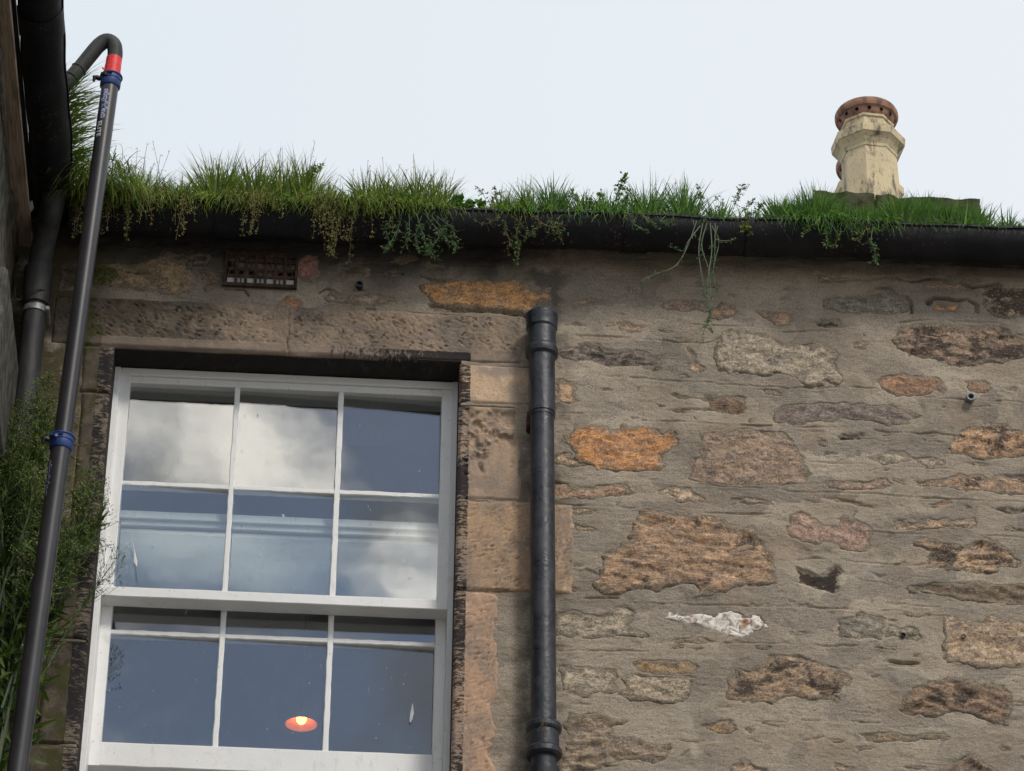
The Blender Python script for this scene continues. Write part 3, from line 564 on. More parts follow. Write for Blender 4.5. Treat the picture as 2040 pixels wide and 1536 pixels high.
# ---- struck joints and cracks in the pointing: (tile, depth mm, half width mm, line)
GR = [
(TA, 5, 2.6, [(100,50),(350,65),(600,80),(820,105)]), (TA, 7, 3, [(1150,125),(1400,130),(1700,145),(2040,155)]),
(TA, 6, 2.6, [(240,540),(500,560),(760,575),(1050,595),(1250,610),(1440,605)]), (TA, 5, 2.4, [(700,900),(960,925),(1300,935),(1500,955),(1800,975),(2040,995)]),
(TA, 5, 2.4, [(80,1205),(300,1215)]), (TA, 5, 2.4, [(800,1262),(1000,1262),(1300,1285),(1600,1310),(1900,1310)]), (TA, 5, 2.4, [(860,1150),(930,1195)]),
(TA, 7, 3, [(1400,600),(1470,560),(1500,530),(1560,500)]), (TA, 4, 2.2, [(1180,455),(1340,460),(1600,470),(2040,490)]),
(TB, 4, 2.2, [(230,125),(600,140),(900,150),(1200,175),(1640,185)]), (TB, 5, 2.5, [(0,155),(300,160)]),
(TB, 14, 3.6, [(285,22),(340,40),(460,47),(640,78),(740,75),(860,52),(960,57),(1080,85),(1160,80),(1240,57),(1360,67),(1500,92),(1600,132),(1690,125),(1810,95),(1840,120)]),
(TB, 10, 3, [(790,150),(900,150),(960,205),(1050,222),(1085,270),(1090,350)]), (TB, 14, 4, [(1225,270),(1280,225),(1420,235),(1480,245),(1560,235),(1640,275),(1640,340)]),
(TB, 9, 3, [(1230,285),(1260,275)]), (TB, 7, 2.4, [(990,440),(1130,425),(1280,415),(1500,425),(1700,430),(1830,445),(1900,475),(1980,520),(2140,560)]), (TB, 8, 3, [(1900,475),(1920,410)]),
(TB, 5, 2.4, [(0,515),(400,515)]), (TB, 5, 2.6, [(0,990),(200,990),(380,1000),(520,985),(790,992)]), (TB, 5, 2.4, [(1150,1072),(1400,1080),(1560,1090),(1640,1095),(2100,1105)]),
(TB, 6, 3, [(60,1320),(390,1330)]), (TB, 6, 3, [(770,1345),(900,1365),(1050,1368),(1300,1370),(1450,1385)]), (TB, 10, 4, [(1010,675),(1100,655),(1270,628)]),
(TC, 5, 2.6, [(90,705),(400,715),(740,735)]), (TC, 6, 2.6, [(1000,755),(1300,768),(1550,775),(1900,790)]), (TC, 5, 2.6, [(1190,515),(1330,535),(1600,548),(2040,582)]),
(TC, 6, 3, [(300,1502),(480,1497),(600,1492)]), (TC, 5, 2.4, [(1640,30),(1900,35)]), (TC, 12, 4.5, [(1040,1390),(1110,1355),(1230,1362)]), (TC, 7, 3, [(1000,1290),(1060,1340)]),
(TD, 6, 2.8, [(0,590),(300,600),(700,612),(1000,635),(1300,655),(1700,672),(2100,686)]), (TD, 5, 2.4, [(760,932),(1000,945),(1250,955)]), (TD, 5, 2.6, [(1720,970),(2100,988)]),
(TD, 6, 2.8, [(130,1170),(300,1170),(550,1185),(800,1200),(1200,1215)]), (TD, 5, 2.4, [(1100,1310),(1260,1320)]), (TD, 4, 2.2, [(210,340),(500,350),(900,382),(1380,400)]),
(TD, 8, 3, [(1780,1500),(1850,1490),(1950,1485)]), (TD, 8, 3, [(1080,1440),(1150,1430),(1260,1455)]),
(TE, 5, 2.6, [(860,98),(1050,95),(1300,105),(1700,120),(2040,125)]), (TE, 4, 2.4, [(100,490),(400,488),(700,490),(900,500)]), (TE, 5, 2.6, [(1500,420),(1750,430),(2040,440)]),
(TE, 4, 2.4, [(1750,1090),(2040,1110)]), (TE, 9, 3, [(820,1292),(900,1300),(950,1320),(1040,1290)]), (TE, 7, 3, [(1130,1400),(1190,1345)]), (TE, 6, 3, [(500,1475),(600,1470)]),
(TE, 7, 3, [(1740,1480),(1860,1510),(2000,1500)]),
(TF, 6, 2.8, [(0,125),(200,130),(480,150),(650,155)]), (TF, 6, 2.8, [(260,455),(450,455),(620,450)]), (TF, 7, 3, [(480,235),(600,215),(650,165)]), (TF, 5, 2.6, [(870,95),(1100,110),(1330,128)]),
(TF, 10, 3.4, [(820,590),(960,602),(1140,612)]), (TF, 6, 2.6, [(900,632),(1120,640)]), (TF, 5, 2.4, [(1950,930),(2100,942)]), (TF, 5, 2.4, [(640,1105),(830,1105)]), (TF, 5, 2.4, [(170,1085),(310,1090)]),
(TF, 4, 2.2, [(560,1015),(760,1030)]), (TF, 4, 2.2, [(880,1140),(1300,1150)]),
(TG, 5, 2.6, [(0,1030),(100,1050),(400,1062),(600,1045)]), (TG, 8, 3.4, [(1080,850),(1150,880),(1300,880)]),
(TG, 18, 5, [(1140,1050),(1250,1078),(1340,1082),(1420,1078),(1500,1082),(1600,1090),(1700,1106),(1770,1118)]), (TG, 14, 6, [(590,1050),(640,1050)]), (TG, 8, 4, [(740,1070),(790,1070)]),
(TG, 8, 3, [(440,960),(480,940),(560,985),(620,995),(650,965),(720,950)]), (TG, 6, 3, [(560,790),(700,780),(880,790),(1000,770)]), (TH, 8, 3, [(1230,260),(1330,265),(1360,300)]),
(TH, 8, 3, [(780,90),(860,110),(1000,135),(1130,120)]), (TH, 5, 2.5, [(520,260),(720,275),(900,305),(1100,330)]),
]
def tile_pts(t, pts, y=0.0):
    return [wp(t[0] + a / t[2], t[1] + b / t[2], y) for a, b in pts]
def seg_dist(px, pz, poly, closed=True):
    d = np.full(px.shape, 9.0); n = len(poly)
    for i in range(n if closed else n - 1):
        (ax, az), (bx, bz) = poly[i], poly[(i + 1) % n]
        vx, vz = bx - ax, bz - az; L = vx * vx + vz * vz + 1e-12
        t_ = np.clip(((px - ax) * vx + (pz - az) * vz) / L, 0, 1)
        d = np.minimum(d, np.hypot(px - ax - t_ * vx, pz - az - t_ * vz))
    return d
def inside(px, pz, poly):
    r = np.zeros(px.shape, bool); n = len(poly)
    for i in range(n):
        (ax, az), (bx, bz) = poly[i], poly[(i + 1) % n]
        if abs(bz - az) < 1e-12: continue
        c = ((az > pz) != (bz > pz)) & (px < (bx - ax) * (pz - az) / (bz - az) + ax)
        r ^= c
    return r
def sdist(px, pz, poly):
    wx = px + 0.020 * fbm(px * 24, pz * 40, 5, 3, 0.62); wz = pz + 0.011 * fbm(px * 30, pz * 48, 5, 9, 0.65)
    d = seg_dist(wx, wz, poly); return np.where(inside(wx, wz, poly), d, -d)

OX0, OX1, OZ1 = -0.649, 0.333, 6.790             # window opening
def wall_base(x, z):
    """height of the pointing, towards the street"""
    h = 0.006 * fbm(x * 3.1, z * 3.6, 3, 20) + 0.0026 * fbm(x * 8, z * 24, 5, 30, .55) + 0.0014 * fbm(x * 60, z * 120, 3, 40)
    rag = fbm(x * 7, z * 7, 3, 55)
    return h + 0.004 * sst(rag, 0.05, 0.4) - 0.003 * sst(z, 6.9, 7.1) * sst(-x, -0.62, -0.45) * (1 + 2 * fbm(x * 22, z * 30, 4, 70))
polys = []
for t_, c_, k_, pr_, m_, pts_ in ST:
    polys.append([(p.x, p.z) for p in tile_pts(t_, pts_)])
grooves = [([(p.x, p.z) for p in tile_pts(t_, l_)], d_ / 1000, w_ / 1000) for t_, d_, w_, l_ in GR]
# chips and slivers of stone showing between the larger ones, and stray trowel lines
_bb = [(min(a for a, _ in p), max(a for a, _ in p), min(b for _, b in p), max(b for _, b in p)) for p in polys]
_n = 0
while _n < 115:
    x_, z_ = rnd.uniform(0.64, 2.05), rnd.uniform(5.42, 7.12)
    if any(a - .012 < x_ < b + .012 and c - .008 < z_ < d + .008 for a, b, c, d in _bb): continue
    w_, h_ = rnd.choice((rnd.uniform(.008, .024), rnd.uniform(.015, .045))), rnd.uniform(.003, .010)
    k_ = rnd.randint(6, 9); t0_ = rnd.uniform(-.2, .1)
    pl = []
    for q_ in range(k_):
        a_ = 2 * math.pi * q_ / k_; r_ = rnd.uniform(.6, 1.2); ex, ez = w_ * r_ * math.cos(a_), h_ * r_ * math.sin(a_); pl.append((x_ + ex - ez * t0_, z_ + ez + ex * t0_))
    polys.append(pl); _bb.append((x_ - w_, x_ + w_, z_ - h_, z_ + h_))
    ST.append((None, rnd.choice((BF, TN, PL, BF, RS, BR, GY)), rnd.uniform(0, .4), rnd.choice((0, 1, 1)), 'S', None)); _n += 1
for _ in range(34):
    x_, z_, l_ = rnd.uniform(0.60, 2.1), rnd.uniform(5.42, 7.18), rnd.uniform(.04, .22)
    grooves.append(([(x_ + l_ * q_ / 4, z_ + rnd.gauss(0, .0022) + .004 * math.sin(q_ + x_)) for q_ in range(5)], rnd.uniform(.0015, .0035), rnd.uniform(.0014, .0022)))
# dressed blocks round the opening: name, x0, x1, z0, z1, proud, colour, crust, tooling, ragged right edge
DB = [
('lintel', -0.832, 0.512, 6.791, 6.958, 0.006, (140,114,84), .38, 'stug', 0.004),
('quoin', 0.333, 0.548, 6.652, 6.786, 0.006, (180,142,96), .0, 'drove', 0.010),
('quoin', 0.333, 0.507, 6.337, 6.648, 0.005, (160,126,88), .35, 'rough', 0.010),
('quoin', 0.333, 0.660, 6.048, 6.333, 0.007, (160,122,76), .4, 'pick', 0.006),
('quoin', 0.333, 0.448, 5.32, 6.044, 0.004, (170,126,82), .12, 'pick', 0.016),
('quoin', -0.735, -0.649, 6.634, 6.787, 0.006, (128,108,84), .5, 'drove', 0.0),
('quoin', -0.728, -0.649, 6.126, 6.630, 0.006, (112,92,72), .5, 'drove', 0.0),
('quoin', -0.760, -0.649, 5.842, 6.118, 0.010, (118,94,70), .3, 'drove', 0.0),
('quoin', -0.760, -0.649, 5.530, 5.838, 0.008, (112,90,66), .5, 'drove', 0.0),
('quoin', -0.780, -0.649, 5.32, 5.526, 0.008, (120,98,72), .4, 'drove', 0.0),
]
NX, NZ = 820, 740
xs = np.linspace(-0.98, 2.36, NX); zs = np.linspace(5.14, 7.285, NZ)
GX, GZ = np.meshgrid(xs, zs, indexing='ij')
Hh = wall_base(GX, GZ)
def window_idx(poly, pad):
    a = np.array(poly); i0, i1 = np.searchsorted(xs, [a[:, 0].min() - pad, a[:, 0].max() + pad]); j0, j1 = np.searchsorted(zs, [a[:, 1].min() - pad, a[:, 1].max() + pad])
    return slice(max(i0, 0), min(i1, NX)), slice(max(j0, 0), min(j1, NZ))
for poly, d_, w_ in grooves:
    s_ = window_idx(poly, 0.02)
    x_, z_ = GX[s_], GZ[s_]
    if x_.size == 0: continue
    dd = seg_dist(x_ + 0.004 * fbm(x_ * 30, z_ * 30, 3, 81), z_ + 0.004 * fbm(x_ * 25, z_ * 25, 3, 82), poly, False)
    amp = 0.55 + 0.45 * vn(x_ * 18, z_ * 18, 83)
    Hh[s_] -= (1.15 if d_ < .0075 else 2.6) * d_ * np.clip(amp * 1.5 - .25, 0, 1.2) * np.exp(-(dd / ((.8 if d_ < .0095 else 1.15) * w_)) ** 2) - 0.0006 * np.exp(-((dd - 2.2 * w_) / (1.5 * w_)) ** 2)
for poly in polys:
    s_ = window_idx(poly, 0.02); x_, z_ = GX[s_], GZ[s_]
    if x_.size == 0: continue
    sd = sdist(x_, z_, poly)
    Hh[s_] -= 0.0065 * sst(sd, -0.002, 0.007) + 0.007 * sst(sd, 0.006, 0.02)
for nm, x0, x1, z0, z1, pr, *_r in DB:
    ins_ = (GX > x0 + 0.004) & (GX < x1 - 0.006 - _r[3]) & (GZ > z0 + 0.004) & (GZ < z1 - 0.004)
    Hh[ins_] -= 0.03
idx = np.arange(NX * NZ).reshape(NX, NZ)
cx_, cz_ = (xs[:-1] + xs[1:]) / 2, (zs[:-1] + zs[1:]) / 2
CXm, CZm = np.meshgrid(cx_, cz_, indexing='ij')
keep = ~((CXm > OX0 - 0.004) & (CXm < OX1 + 0.004) & (CZm < OZ1 + 0.004) & (CZm > 5.30))
q = np.stack([idx[:-1, :-1], idx[1:, :-1], idx[1:, 1:], idx[:-1, 1:]], -1)[keep]
def gridmesh(name, verts, quads):
    me = bpy.data.meshes.new(name)
    me.vertices.add(len(verts)); me.vertices.foreach_set('co', verts.astype(np.float32).ravel())
    me.loops.add(quads.size); me.loops.foreach_set('vertex_index', quads.astype(np.int32).ravel())
    me.polygons.add(len(quads)); me.polygons.foreach_set('loop_start', np.arange(0, quads.size, 4, dtype=np.int32))
    me.polygons.foreach_set('loop_total', np.full(len(quads), 4, np.int32))
    me.update(calc_edges=True); me.validate(); return me
V = np.stack([GX, -Hh, GZ], -1).reshape(-1, 3)
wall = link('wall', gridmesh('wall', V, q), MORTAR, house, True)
# core of the wall behind and below the pointing
core = [(-0.98, 4.2, 0, 5.14), (2.36, 4.2, 5.14, 7.285), (-0.98, OX0 - 0.012, 5.14, 6.803), (OX1 + 0.012, 2.36, 5.14, 6.803), (-0.98, 2.36, 6.803, 7.285)]
for a_, b_, c_, d_ in core:
    low = (c_ == 0) or a_ > 2
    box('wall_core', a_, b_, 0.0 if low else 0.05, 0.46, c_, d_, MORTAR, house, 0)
wall_hole = None
# ---- the rubble stones themselves
MATS = {'S': STONE, 'L': LAYER, 'F': FLAKY}
for i, (t_, c_, k_, pr_, m_, pts_) in enumerate(ST):
    poly = polys[i]; a = np.array(poly)
    st_ = 0.0045 if np.ptp(a[:, 0]) * np.ptp(a[:, 1]) > 0.004 else 0.0032
    x_ = np.arange(a[:, 0].min() - 0.014, a[:, 0].max() + 0.015, st_); z_ = np.arange(a[:, 1].min() - 0.014, a[:, 1].max() + 0.015, st_)
    gx, gz = np.meshgrid(x_, z_, indexing='ij')
    sd = sdist(gx, gz, poly)
    b_ = wall_base(gx, gz)
    th = rnd.uniform(-.25, .1); u_, w_ = gx * math.cos(th) + gz * math.sin(th), gz * math.cos(th) - gx * math.sin(th)
    sz = 26 if m_ == 'L' else 13
    rid = 1 - np.abs(fbm(u_ * 9 + i, w_ * sz + 3 * i, 4, 100 + i)) * 3.2
    amp = (0.0042 if m_ == 'L' else 0.0034) * (1.3 if pr_ >= 2 else 0.8)
    hs = b_ + pr_ / 1000 * (1.25 if pr_ > 1 else .9) - 0.0012 + amp * (rid - 0.45) + 0.0028 * fbm(gx * 30, gz * 36, 4, 160 + i, .6) + 0.0016 * fbm(gx * 90, gz * 110, 2, 190 + i)
    hs = hs - 0.0022 * sst(sd, 0.010, -0.002) - 0.012 * sst(sd, 0.000, -0.008)
    kp = sd > -0.007
    ck = kp[:-1, :-1] | kp[1:, :-1] | kp[1:, 1:] | kp[:-1, 1:]
    id_ = np.arange(gx.size).reshape(gx.shape)
    qq = np.stack([id_[:-1, :-1], id_[1:, :-1], id_[1:, 1:], id_[:-1, 1:]], -1)[ck]
    if len(qq) == 0: continue
    used, inv = np.unique(qq, return_inverse=True)
    vv = np.stack([gx, -hs, gz], -1).reshape(-1, 3)[used]
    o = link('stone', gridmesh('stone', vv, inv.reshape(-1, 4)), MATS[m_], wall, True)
    at_ = o.data.attributes.new('smear', 'FLOAT', 'POINT'); at_.data.foreach_set('value', (1 - sst(sd, 0.0, 0.022)).reshape(-1)[used].astype(np.float32))
    cc_ = srgb(*c_, k=1.72); lum = 0.3 * cc_[0] + 0.6 * cc_[1] + 0.1 * cc_[2]
    o.color = (*[lum + (v - lum) * (0.80 if c_[0] - c_[2] > 108 else 0.66) for v in cc_], k_)

# ---- lintel and margin stones: tooled fronts with returns into the opening
def dressed(name, x0, x1, z0, z1, pr, col, crust, tool, rag, k):
    st_ = 0.0038
    nx, nz = max(4, int((x1 - x0) / st_)), max(4, int((z1 - z0) / st_))
    tu, tv = np.meshgrid(np.linspace(0, 1, nx), np.linspace(0, 1, nz), indexing='ij')
    gz = z0 + (z1 - z0) * tv
    xr = x1 + rag * fbm(np.full_like(gz, 3.3 * k), gz * 16, 4, 300 + k) * 1.6
    gx = x0 + (xr - x0) * tu
    gz = gz + 0.003 * fbm(gx * 10, np.full_like(gx, 7.7 * k), 3, 310 + k) * np.where((tv > 0.99) | (tv < 0.01), 1, 0)
    h = pr + 0.003 * fbm(gx * 6, gz * 6, 3, 320 + k) + 0.0010 * fbm(gx * 50, gz * 50, 3, 330 + k)
    edge = np.minimum.reduce([gx - x0, xr - gx, gz - z0, z1 - gz])
    h = h - (0.004 + 0.003 * (1 + fbm(gx * 18, gz * 18, 3, 340 + k))) * sst(edge, 0.009, 0.0)
    R = np.random.RandomState(400 + k)
    mx0, mx1, mz0 = (0.366 if x0 > 0 else x0 + 0.01), (x1 if x0 > 0 else -0.690), z0
    if name == 'lintel': mx0, mx1, mz0 = x0 + 0.01, x1 - 0.01, z0 + 0.037
    if tool in ('stug', 'pick'):
        area = (mx1 - mx0) * (z1 - mz0)
        for _ in range(int(area * (8500 if tool == 'stug' else 4500))):
            px, pz = R.uniform(mx0, mx1), R.uniform(mz0, z1 - 0.006)
            an = R.normal(-0.5 if tool == 'stug' else 0.7, 0.35); ln, wd, dp = R.uniform(.004, .009), R.uniform(.0020, .0030), R.uniform(.0018, .0042)
            i0, i1 = int((px - 0.022 - x0) / (x1 - x0) * nx), int((px + 0.022 - x0) / (x1 - x0) * nx) + 2
            j0, j1 = int((pz - 0.022 - z0) / (z1 - z0) * nz), int((pz + 0.022 - z0) / (z1 - z0) * nz) + 2
            sl_ = (slice(max(i0, 0), min(i1, nx)), slice(max(j0, 0), min(j1, nz)))
            dx, dz = gx[sl_] - px, gz[sl_] - pz
            a_, b_ = dx * math.cos(an) + dz * math.sin(an), dz * math.cos(an) - dx * math.sin(an)
            h[sl_] -= dp * np.exp(-(a_ / ln) ** 2 - (b_ / wd) ** 2) - 0.5 * dp * np.exp(-(a_ / ln) ** 2 - ((b_ + 2 * wd) / wd) ** 2)
    elif tool == 'drove':
        h -= 0.0012 * (0.5 + 0.5 * np.sin(gz * 2 * math.pi / 0.0085 + 3 * fbm(gx * 6, gz * 9, 3, 350 + k))) * (0.6 + fbm(gx * 9, gz * 9, 3, 351 + k))
    else:
        h -= 0.012 * sst(fbm(gx * 11, gz * 11, 5, 360 + k, .6), 0.12, 0.32) * sst(edge, 0.004, 0.03)
    if name == 'lintel':   # the crack across it
        cxk = wp(575, 650).x + 0.006 * fbm(gz * 30, gz * 0 + 2, 3, 370)
        h -= 0.006 * np.exp(-((gx - cxk) / 0.0022) ** 2)
        h -= 0.0012 * (0.5 + 0.5 * np.sin(gx * 2 * math.pi / 0.008)) * (gz < z0 + 0.036)
    n = nx * nz; id_ = np.arange(n).reshape(nx, nz)
    vv = np.stack([gx, -h, gz], -1).reshape(-1, 3)
    qq = np.stack([id_[:-1, :-1], id_[1:, :-1], id_[1:, 1:], id_[:-1, 1:]], -1).reshape(-1, 4)
    ring = list(id_[:, 0]) + list(id_[-1, 1:]) + list(id_[::-1, -1][1:]) + list(id_[0, ::-1][1:-1])
    bv = vv[ring].copy(); bv[:, 1] = 0.12
    mv = vv[ring].copy(); mv[:, 1] = 0.012
    m_ = len(ring); a0 = n; b0 = n + m_
    sq = [(ring[(i + 1) % m_], ring[i], a0 + i, a0 + (i + 1) % m_) for i in range(m_)] + [(a0 + (i + 1) % m_, a0 + i, b0 + i, b0 + (i + 1) % m_) for i in range(m_)]
    o = link(name, gridmesh(name, np.vstack([vv, mv, bv]), np.vstack([qq, np.array(sq)])), DRESS, house, True)
    crease(o, 50)
    cc_ = srgb(*col, k=1.4); lum = 0.3 * cc_[0] + 0.6 * cc_[1] + 0.1 * cc_[2]
    o.color = (*[lum + (v - lum) * 0.62 for v in cc_], crust)
for k, d_ in enumerate(DB): dressed(*d_, k)
sill = box('window_sill', -0.76, 0.44, -0.05, 0.20, 5.17, 5.30, DRESS, house, 0.006); sill.color = (0.3, 0.24, 0.17, 0.3)

# ---- sash window
win = box('window', -0.665, -0.633, 0.095, 0.23, 5.30, 6.788, WHITE, house, 0.002)   # box frame, left stile; the rest below
bm = bmesh.new(); bm.from_mesh(win.data)
def addbox(bm, x0, x1, y0, y1, z0, z1, bev=0.002):
    r = bmesh.ops.create_cube(bm, size=1.0); vs_ = r['verts']
    for v in vs_: v.co = Vector(((x0 + x1) / 2 + v.co.x * (x1 - x0), (y0 + y1) / 2 + v.co.y * (y1 - y0), (z0 + z1) / 2 + v.co.z * (z1 - z0)))
    es = list({e for v in vs_ for e in v.link_edges})
    if bev: bmesh.ops.bevel(bm, geom=es, offset=bev, segments=1, affect='EDGES', clamp_overlap=True)
addbox(bm, 0.318, 0.350, 0.095, 0.23, 5.30, 6.788)
addbox(bm, -0.633, 0.318, 0.099, 0.23, 6.765, 6.788)
addbox(bm, -0.633, 0.318, 0.10, 0.26, 5.30, 5.315)
bm.to_mesh(win.data); bm.free()
def wobble(o, a=0.0012):
    for v in o.data.vertices:
        v.co.x += rnd.uniform(-a, a); v.co.z += rnd.uniform(-a, a)
VB = [(-0.305, -0.290), (-0.0085, 0.0075)]
COLS = [(-0.603, -0.305), (-0.290, -0.0085), (0.0075, 0.288)]
def long_box(name, x0, x1, y0, y1, z0, z1, axis, parent, amp=0.0011, n=14):
    """a hand-planed, much repainted bar: wavers along its length"""
    vs_, fs = [], []
    for i in range(n + 1):
        t_ = i / n; e = [rnd.uniform(-amp, amp) for _ in range(4)]
        b = 0.0022
        if axis == 'x':
            x = x0 + (x1 - x0) * t_
            ring = [(x, y0, z0 + b + e[0]), (x, y0 + b, z0 + e[0]), (x, y1, z0 + e[1]), (x, y1, z1 + e[1]), (x, y0 + b, z1 + e[2]), (x, y0, z1 - b + e[2])]
        else:
            z = z0 + (z1 - z0) * t_
            ring = [(x0 + b + e[0], y0, z), (x0 + e[0], y0 + b, z), (x0 + e[1], y1, z), (x1 + e[1], y1, z), (x1 + e[2], y0 + b, z), (x1 - b + e[2], y0, z)]
        vs_ += ring
    for i in range(n):
        for k in range(6):
            a, b2 = i * 6 + k, i * 6 + (k + 1) % 6
            fs.append((a, a + 6, b2 + 6, b2) if axis == 'x' else (a, b2, b2 + 6, a + 6))
    fs.append(tuple(range(6)) if axis == 'x' else tuple(range(6))[::-1]); fs.append(tuple(n * 6 + k for k in range(6)))
    o = pyobj(name, vs_, fs, WHITE, parent)
    bmx = bmesh.new(); bmx.from_mesh(o.data); bmesh.ops.recalc_face_normals(bmx, faces=bmx.faces); bmx.to_mesh(o.data); bmx.free()
    return o
def pane(x0, x1, y, z0, z1, tx, tz):
    n = 9; vs_, fs = [], []
    s1, s2 = rnd.uniform(0, 9), rnd.uniform(0, 9)
    for side in (0, 1):
        for i in range(n):
            for j in range(n):
                u_, v_ = i / (n - 1), j / (n - 1)
                yy = y + tx * (u_ - .5) * (x1 - x0) + tz * (v_ - .5) * (z1 - z0) + 0.00012 * math.sin(4.1 * u_ + s1) * math.sin(3.3 * v_ + s2) + side * 0.003
                vs_.append((x0 + (x1 - x0) * u_, yy, z0 + (z1 - z0) * v_))
    m_ = n * n
    for i in range(n - 1):
        for j in range(n - 1):
            a = i * n + j; f_ = (a, a + n, a + n + 1, a + 1)
            fs.append(f_); fs.append(tuple(m_ + k for k in f_)[::-1])
    ring = [i * n for i in range(n)] + [(n - 1) * n + j for j in range(1, n)] + [i * n + n - 1 for i in range(n - 2, -1, -1)] + [j for j in range(n - 2, 0, -1)]
    for i in range(len(ring)):
        a, b = ring[i], ring[(i + 1) % len(ring)]; fs.append((b, a, a + m_, b + m_))
    o = pyobj('pane', vs_, fs, GLASS, win, True); crease(o, 30); return o
def sash(yf, zt, zb, trail, brail, zbar, tilt, rb_depth=0.05, rt_depth=0.04):
    long_box('sash_stile', -0.634, -0.603, yf, yf + 0.04, zb, zt, 'z', win, 0.0006)
    long_box('sash_stile', 0.288, 0.319, yf, yf + 0.04, zb, zt, 'z', win, 0.0006)
    long_box('sash_rail', -0.603, 0.288, yf + 0.001, yf + rt_depth, zt - trail, zt, 'x', win, 0.0007)
    long_box('sash_rail', -0.6325 if rb_depth > 0.045 else -0.603, 0.3175 if rb_depth > 0.045 else 0.288, yf - (0.006 if rb_depth > 0.045 else -0.001), yf + rb_depth, zb, zb + brail, 'x', win, 0.0006)
    for a, b in VB: long_box('glazing_bar', a, b, yf + 0.004, yf + 0.034, zb + brail, zt - trail, 'z', win, 0.0010, 30)
    for (a, b) in COLS: long_box('glazing_bar', a, b, yf + 0.005, yf + 0.033, zbar - 0.0075, zbar + 0.0075, 'x', win, 0.0010)
    k = 0
    for r_, (za, zc) in enumerate(((zbar + 0.004, zt - trail), (zb + brail, zbar - 0.004))):
        for (a, b) in COLS:
            pane(a - 0.003, b + 0.003, yf + 0.018, za - 0.003, zc + 0.003, *tilt[k]); k += 1
D1 = math.radians(1.0)
sash(0.107, 6.7655, 6.041, 0.022, 0.031, 6.411, [(0.75*D1, 2.1*D1), (1.75*D1, 1.75*D1), (2.2*D1, 1.7*D1), (2.5*D1, -2.5*D1), (2.2*D1, -2.6*D1), (-2.6*D1, -3.0*D1)], 0.052)
sash(0.160, 6.352, 5.555, 0.050, 0.071, 5.965, [(.2*D1, -1.9*D1), (0, -1.8*D1), (-.3*D1, -2.0*D1), (2.2*D1, -1.5*D1), (1.9*D1, -1.3*D1), (2.3*D1, -.1*D1)], 0.040)
long_box('rail_bead', -0.603, 0.288, 0.152, 0.1605, 6.320, 6.328, 'x', win, 0.0005)
# droppings on the glass
def streak(pts, w_, y):
    P = [wp(u, v, y) for u, v in pts]; vs_, fs = [], []
    n = len(P)
    for i, p in enumerate(P):
        w2 = w_[i]
        for dx, dy in ((-w2, 0.0), (0, -0.0012), (w2, 0.0)): vs_.append((p.x + dx, y + dy, p.z))
    for i in range(n - 1):
        for k in (0, 1): fs.append((i * 3 + k, i * 3 + k + 1, i * 3 + k + 4, i * 3 + k + 3))
    return pyobj('dropping', vs_, fs, LETW, win)
streak([(258, 1060), (264, 1080), (268, 1100), (270, 1120), (272, 1128)], [.0012, .002, .0024, .005, .001], 0.1235)
streak([(822, 1402), (821, 1420), (819, 1432), (817, 1440)], [.0008, .0045, .004, .001], 0.1765)
streak([(563, 1025), (566, 1032)], [.004, .002], 0.1235)

# ---- room behind
for nm, a in (('room_ceiling', (-2.2, 2.4, 0.47, 4.6, 7.36, 7.40)), ('room_wall', (-2.2, 2.4, 4.6, 4.7, 4.2, 7.36)), ('room_wall', (-2.3, -2.2, 0.47, 4.6, 4.2, 7.36)), ('room_wall', (2.4, 2.5, 0.47, 4.6, 4.2, 7.36)), ('room_floor', (-2.2, 2.4, 0.47, 4.6, 4.1, 4.2))):
    box(nm, *a, PLASTER, house, 0)
# plaster reveals inside the opening
box('room_reveal', -0.70, -0.651, 0.235, 0.47, 5.2, 6.80, PLASTER, house, 0); box('room_reveal', 0.335, 0.385, 0.235, 0.47, 5.2, 6.80, PLASTER, house, 0)
box('room_reveal', -0.651, 0.335, 0.235, 0.47, 6.79, 6.84, PLASTER, house, 0)

# ---- roof
rp = math.radians(27)
def roofplane(y): return 7.275 + (y - 0.0) * math.tan(rp)
roof = pyobj('roof', [(-0.98, -0.06, roofplane(-0.06)), (4.2, -0.06, roofplane(-0.06)), (4.2, 5.9, roofplane(5.9)), (-0.98, 5.9, roofplane(5.9)), (4.2, 11, roofplane(0.8)), (-0.98, 11, roofplane(0.8)),
              (-0.98, -0.06, roofplane(-0.06) - .04), (4.2, -0.06, roofplane(-0.06) - .04), (4.2, 11, roofplane(0.8) - .04), (-0.98, 11, roofplane(0.8) - .04)],
              [(0, 1, 2, 3), (3, 2, 4, 5), (6, 7, 1, 0)], SLATE, house)

# ---- cast-iron air vent
a0, a1 = wp(449, 503), wp(591, 578)
vx0, vx1, vz1, vz0 = a0.x, a1.x, a0.z, a1.z
bm = bmesh.new()
fr = 0.008
addbox(bm, vx0, vx1, -0.012, 0.0, vz1 - fr, vz1, .001); addbox(bm, vx0, vx1, -0.012, 0.0, vz0, vz0 + fr, .001)
addbox(bm, vx0, vx0 + fr, -0.0118, 0.0, vz0 + fr, vz1 - fr, .001); addbox(bm, vx1 - fr, vx1, -0.0118, 0.0, vz0 + fr, vz1 - fr, .001)
vent = bmobj('air_vent', bm, RUST, house)
nc = 7
cw = (vx1 - vx0 - 2 * fr) / nc; hh = vz1 - vz0 - 2 * fr
for i in range(1, nc):
    x = vx0 + fr + cw * i
    box('vent_bar', x - 0.004, x + 0.004, -0.0105, -0.002, vz0 + fr, vz1 - fr, RUST, vent, .001)
for j, zf in enumerate((0.0, 0.27, 0.5, 0.77, 0.97)):
    z = vz0 + fr + hh * zf
    box('vent_bar', vx0 + fr, vx1 - fr, -0.0095, -0.003, z - 0.0035, z + 0.0045, RUST, vent, .001)
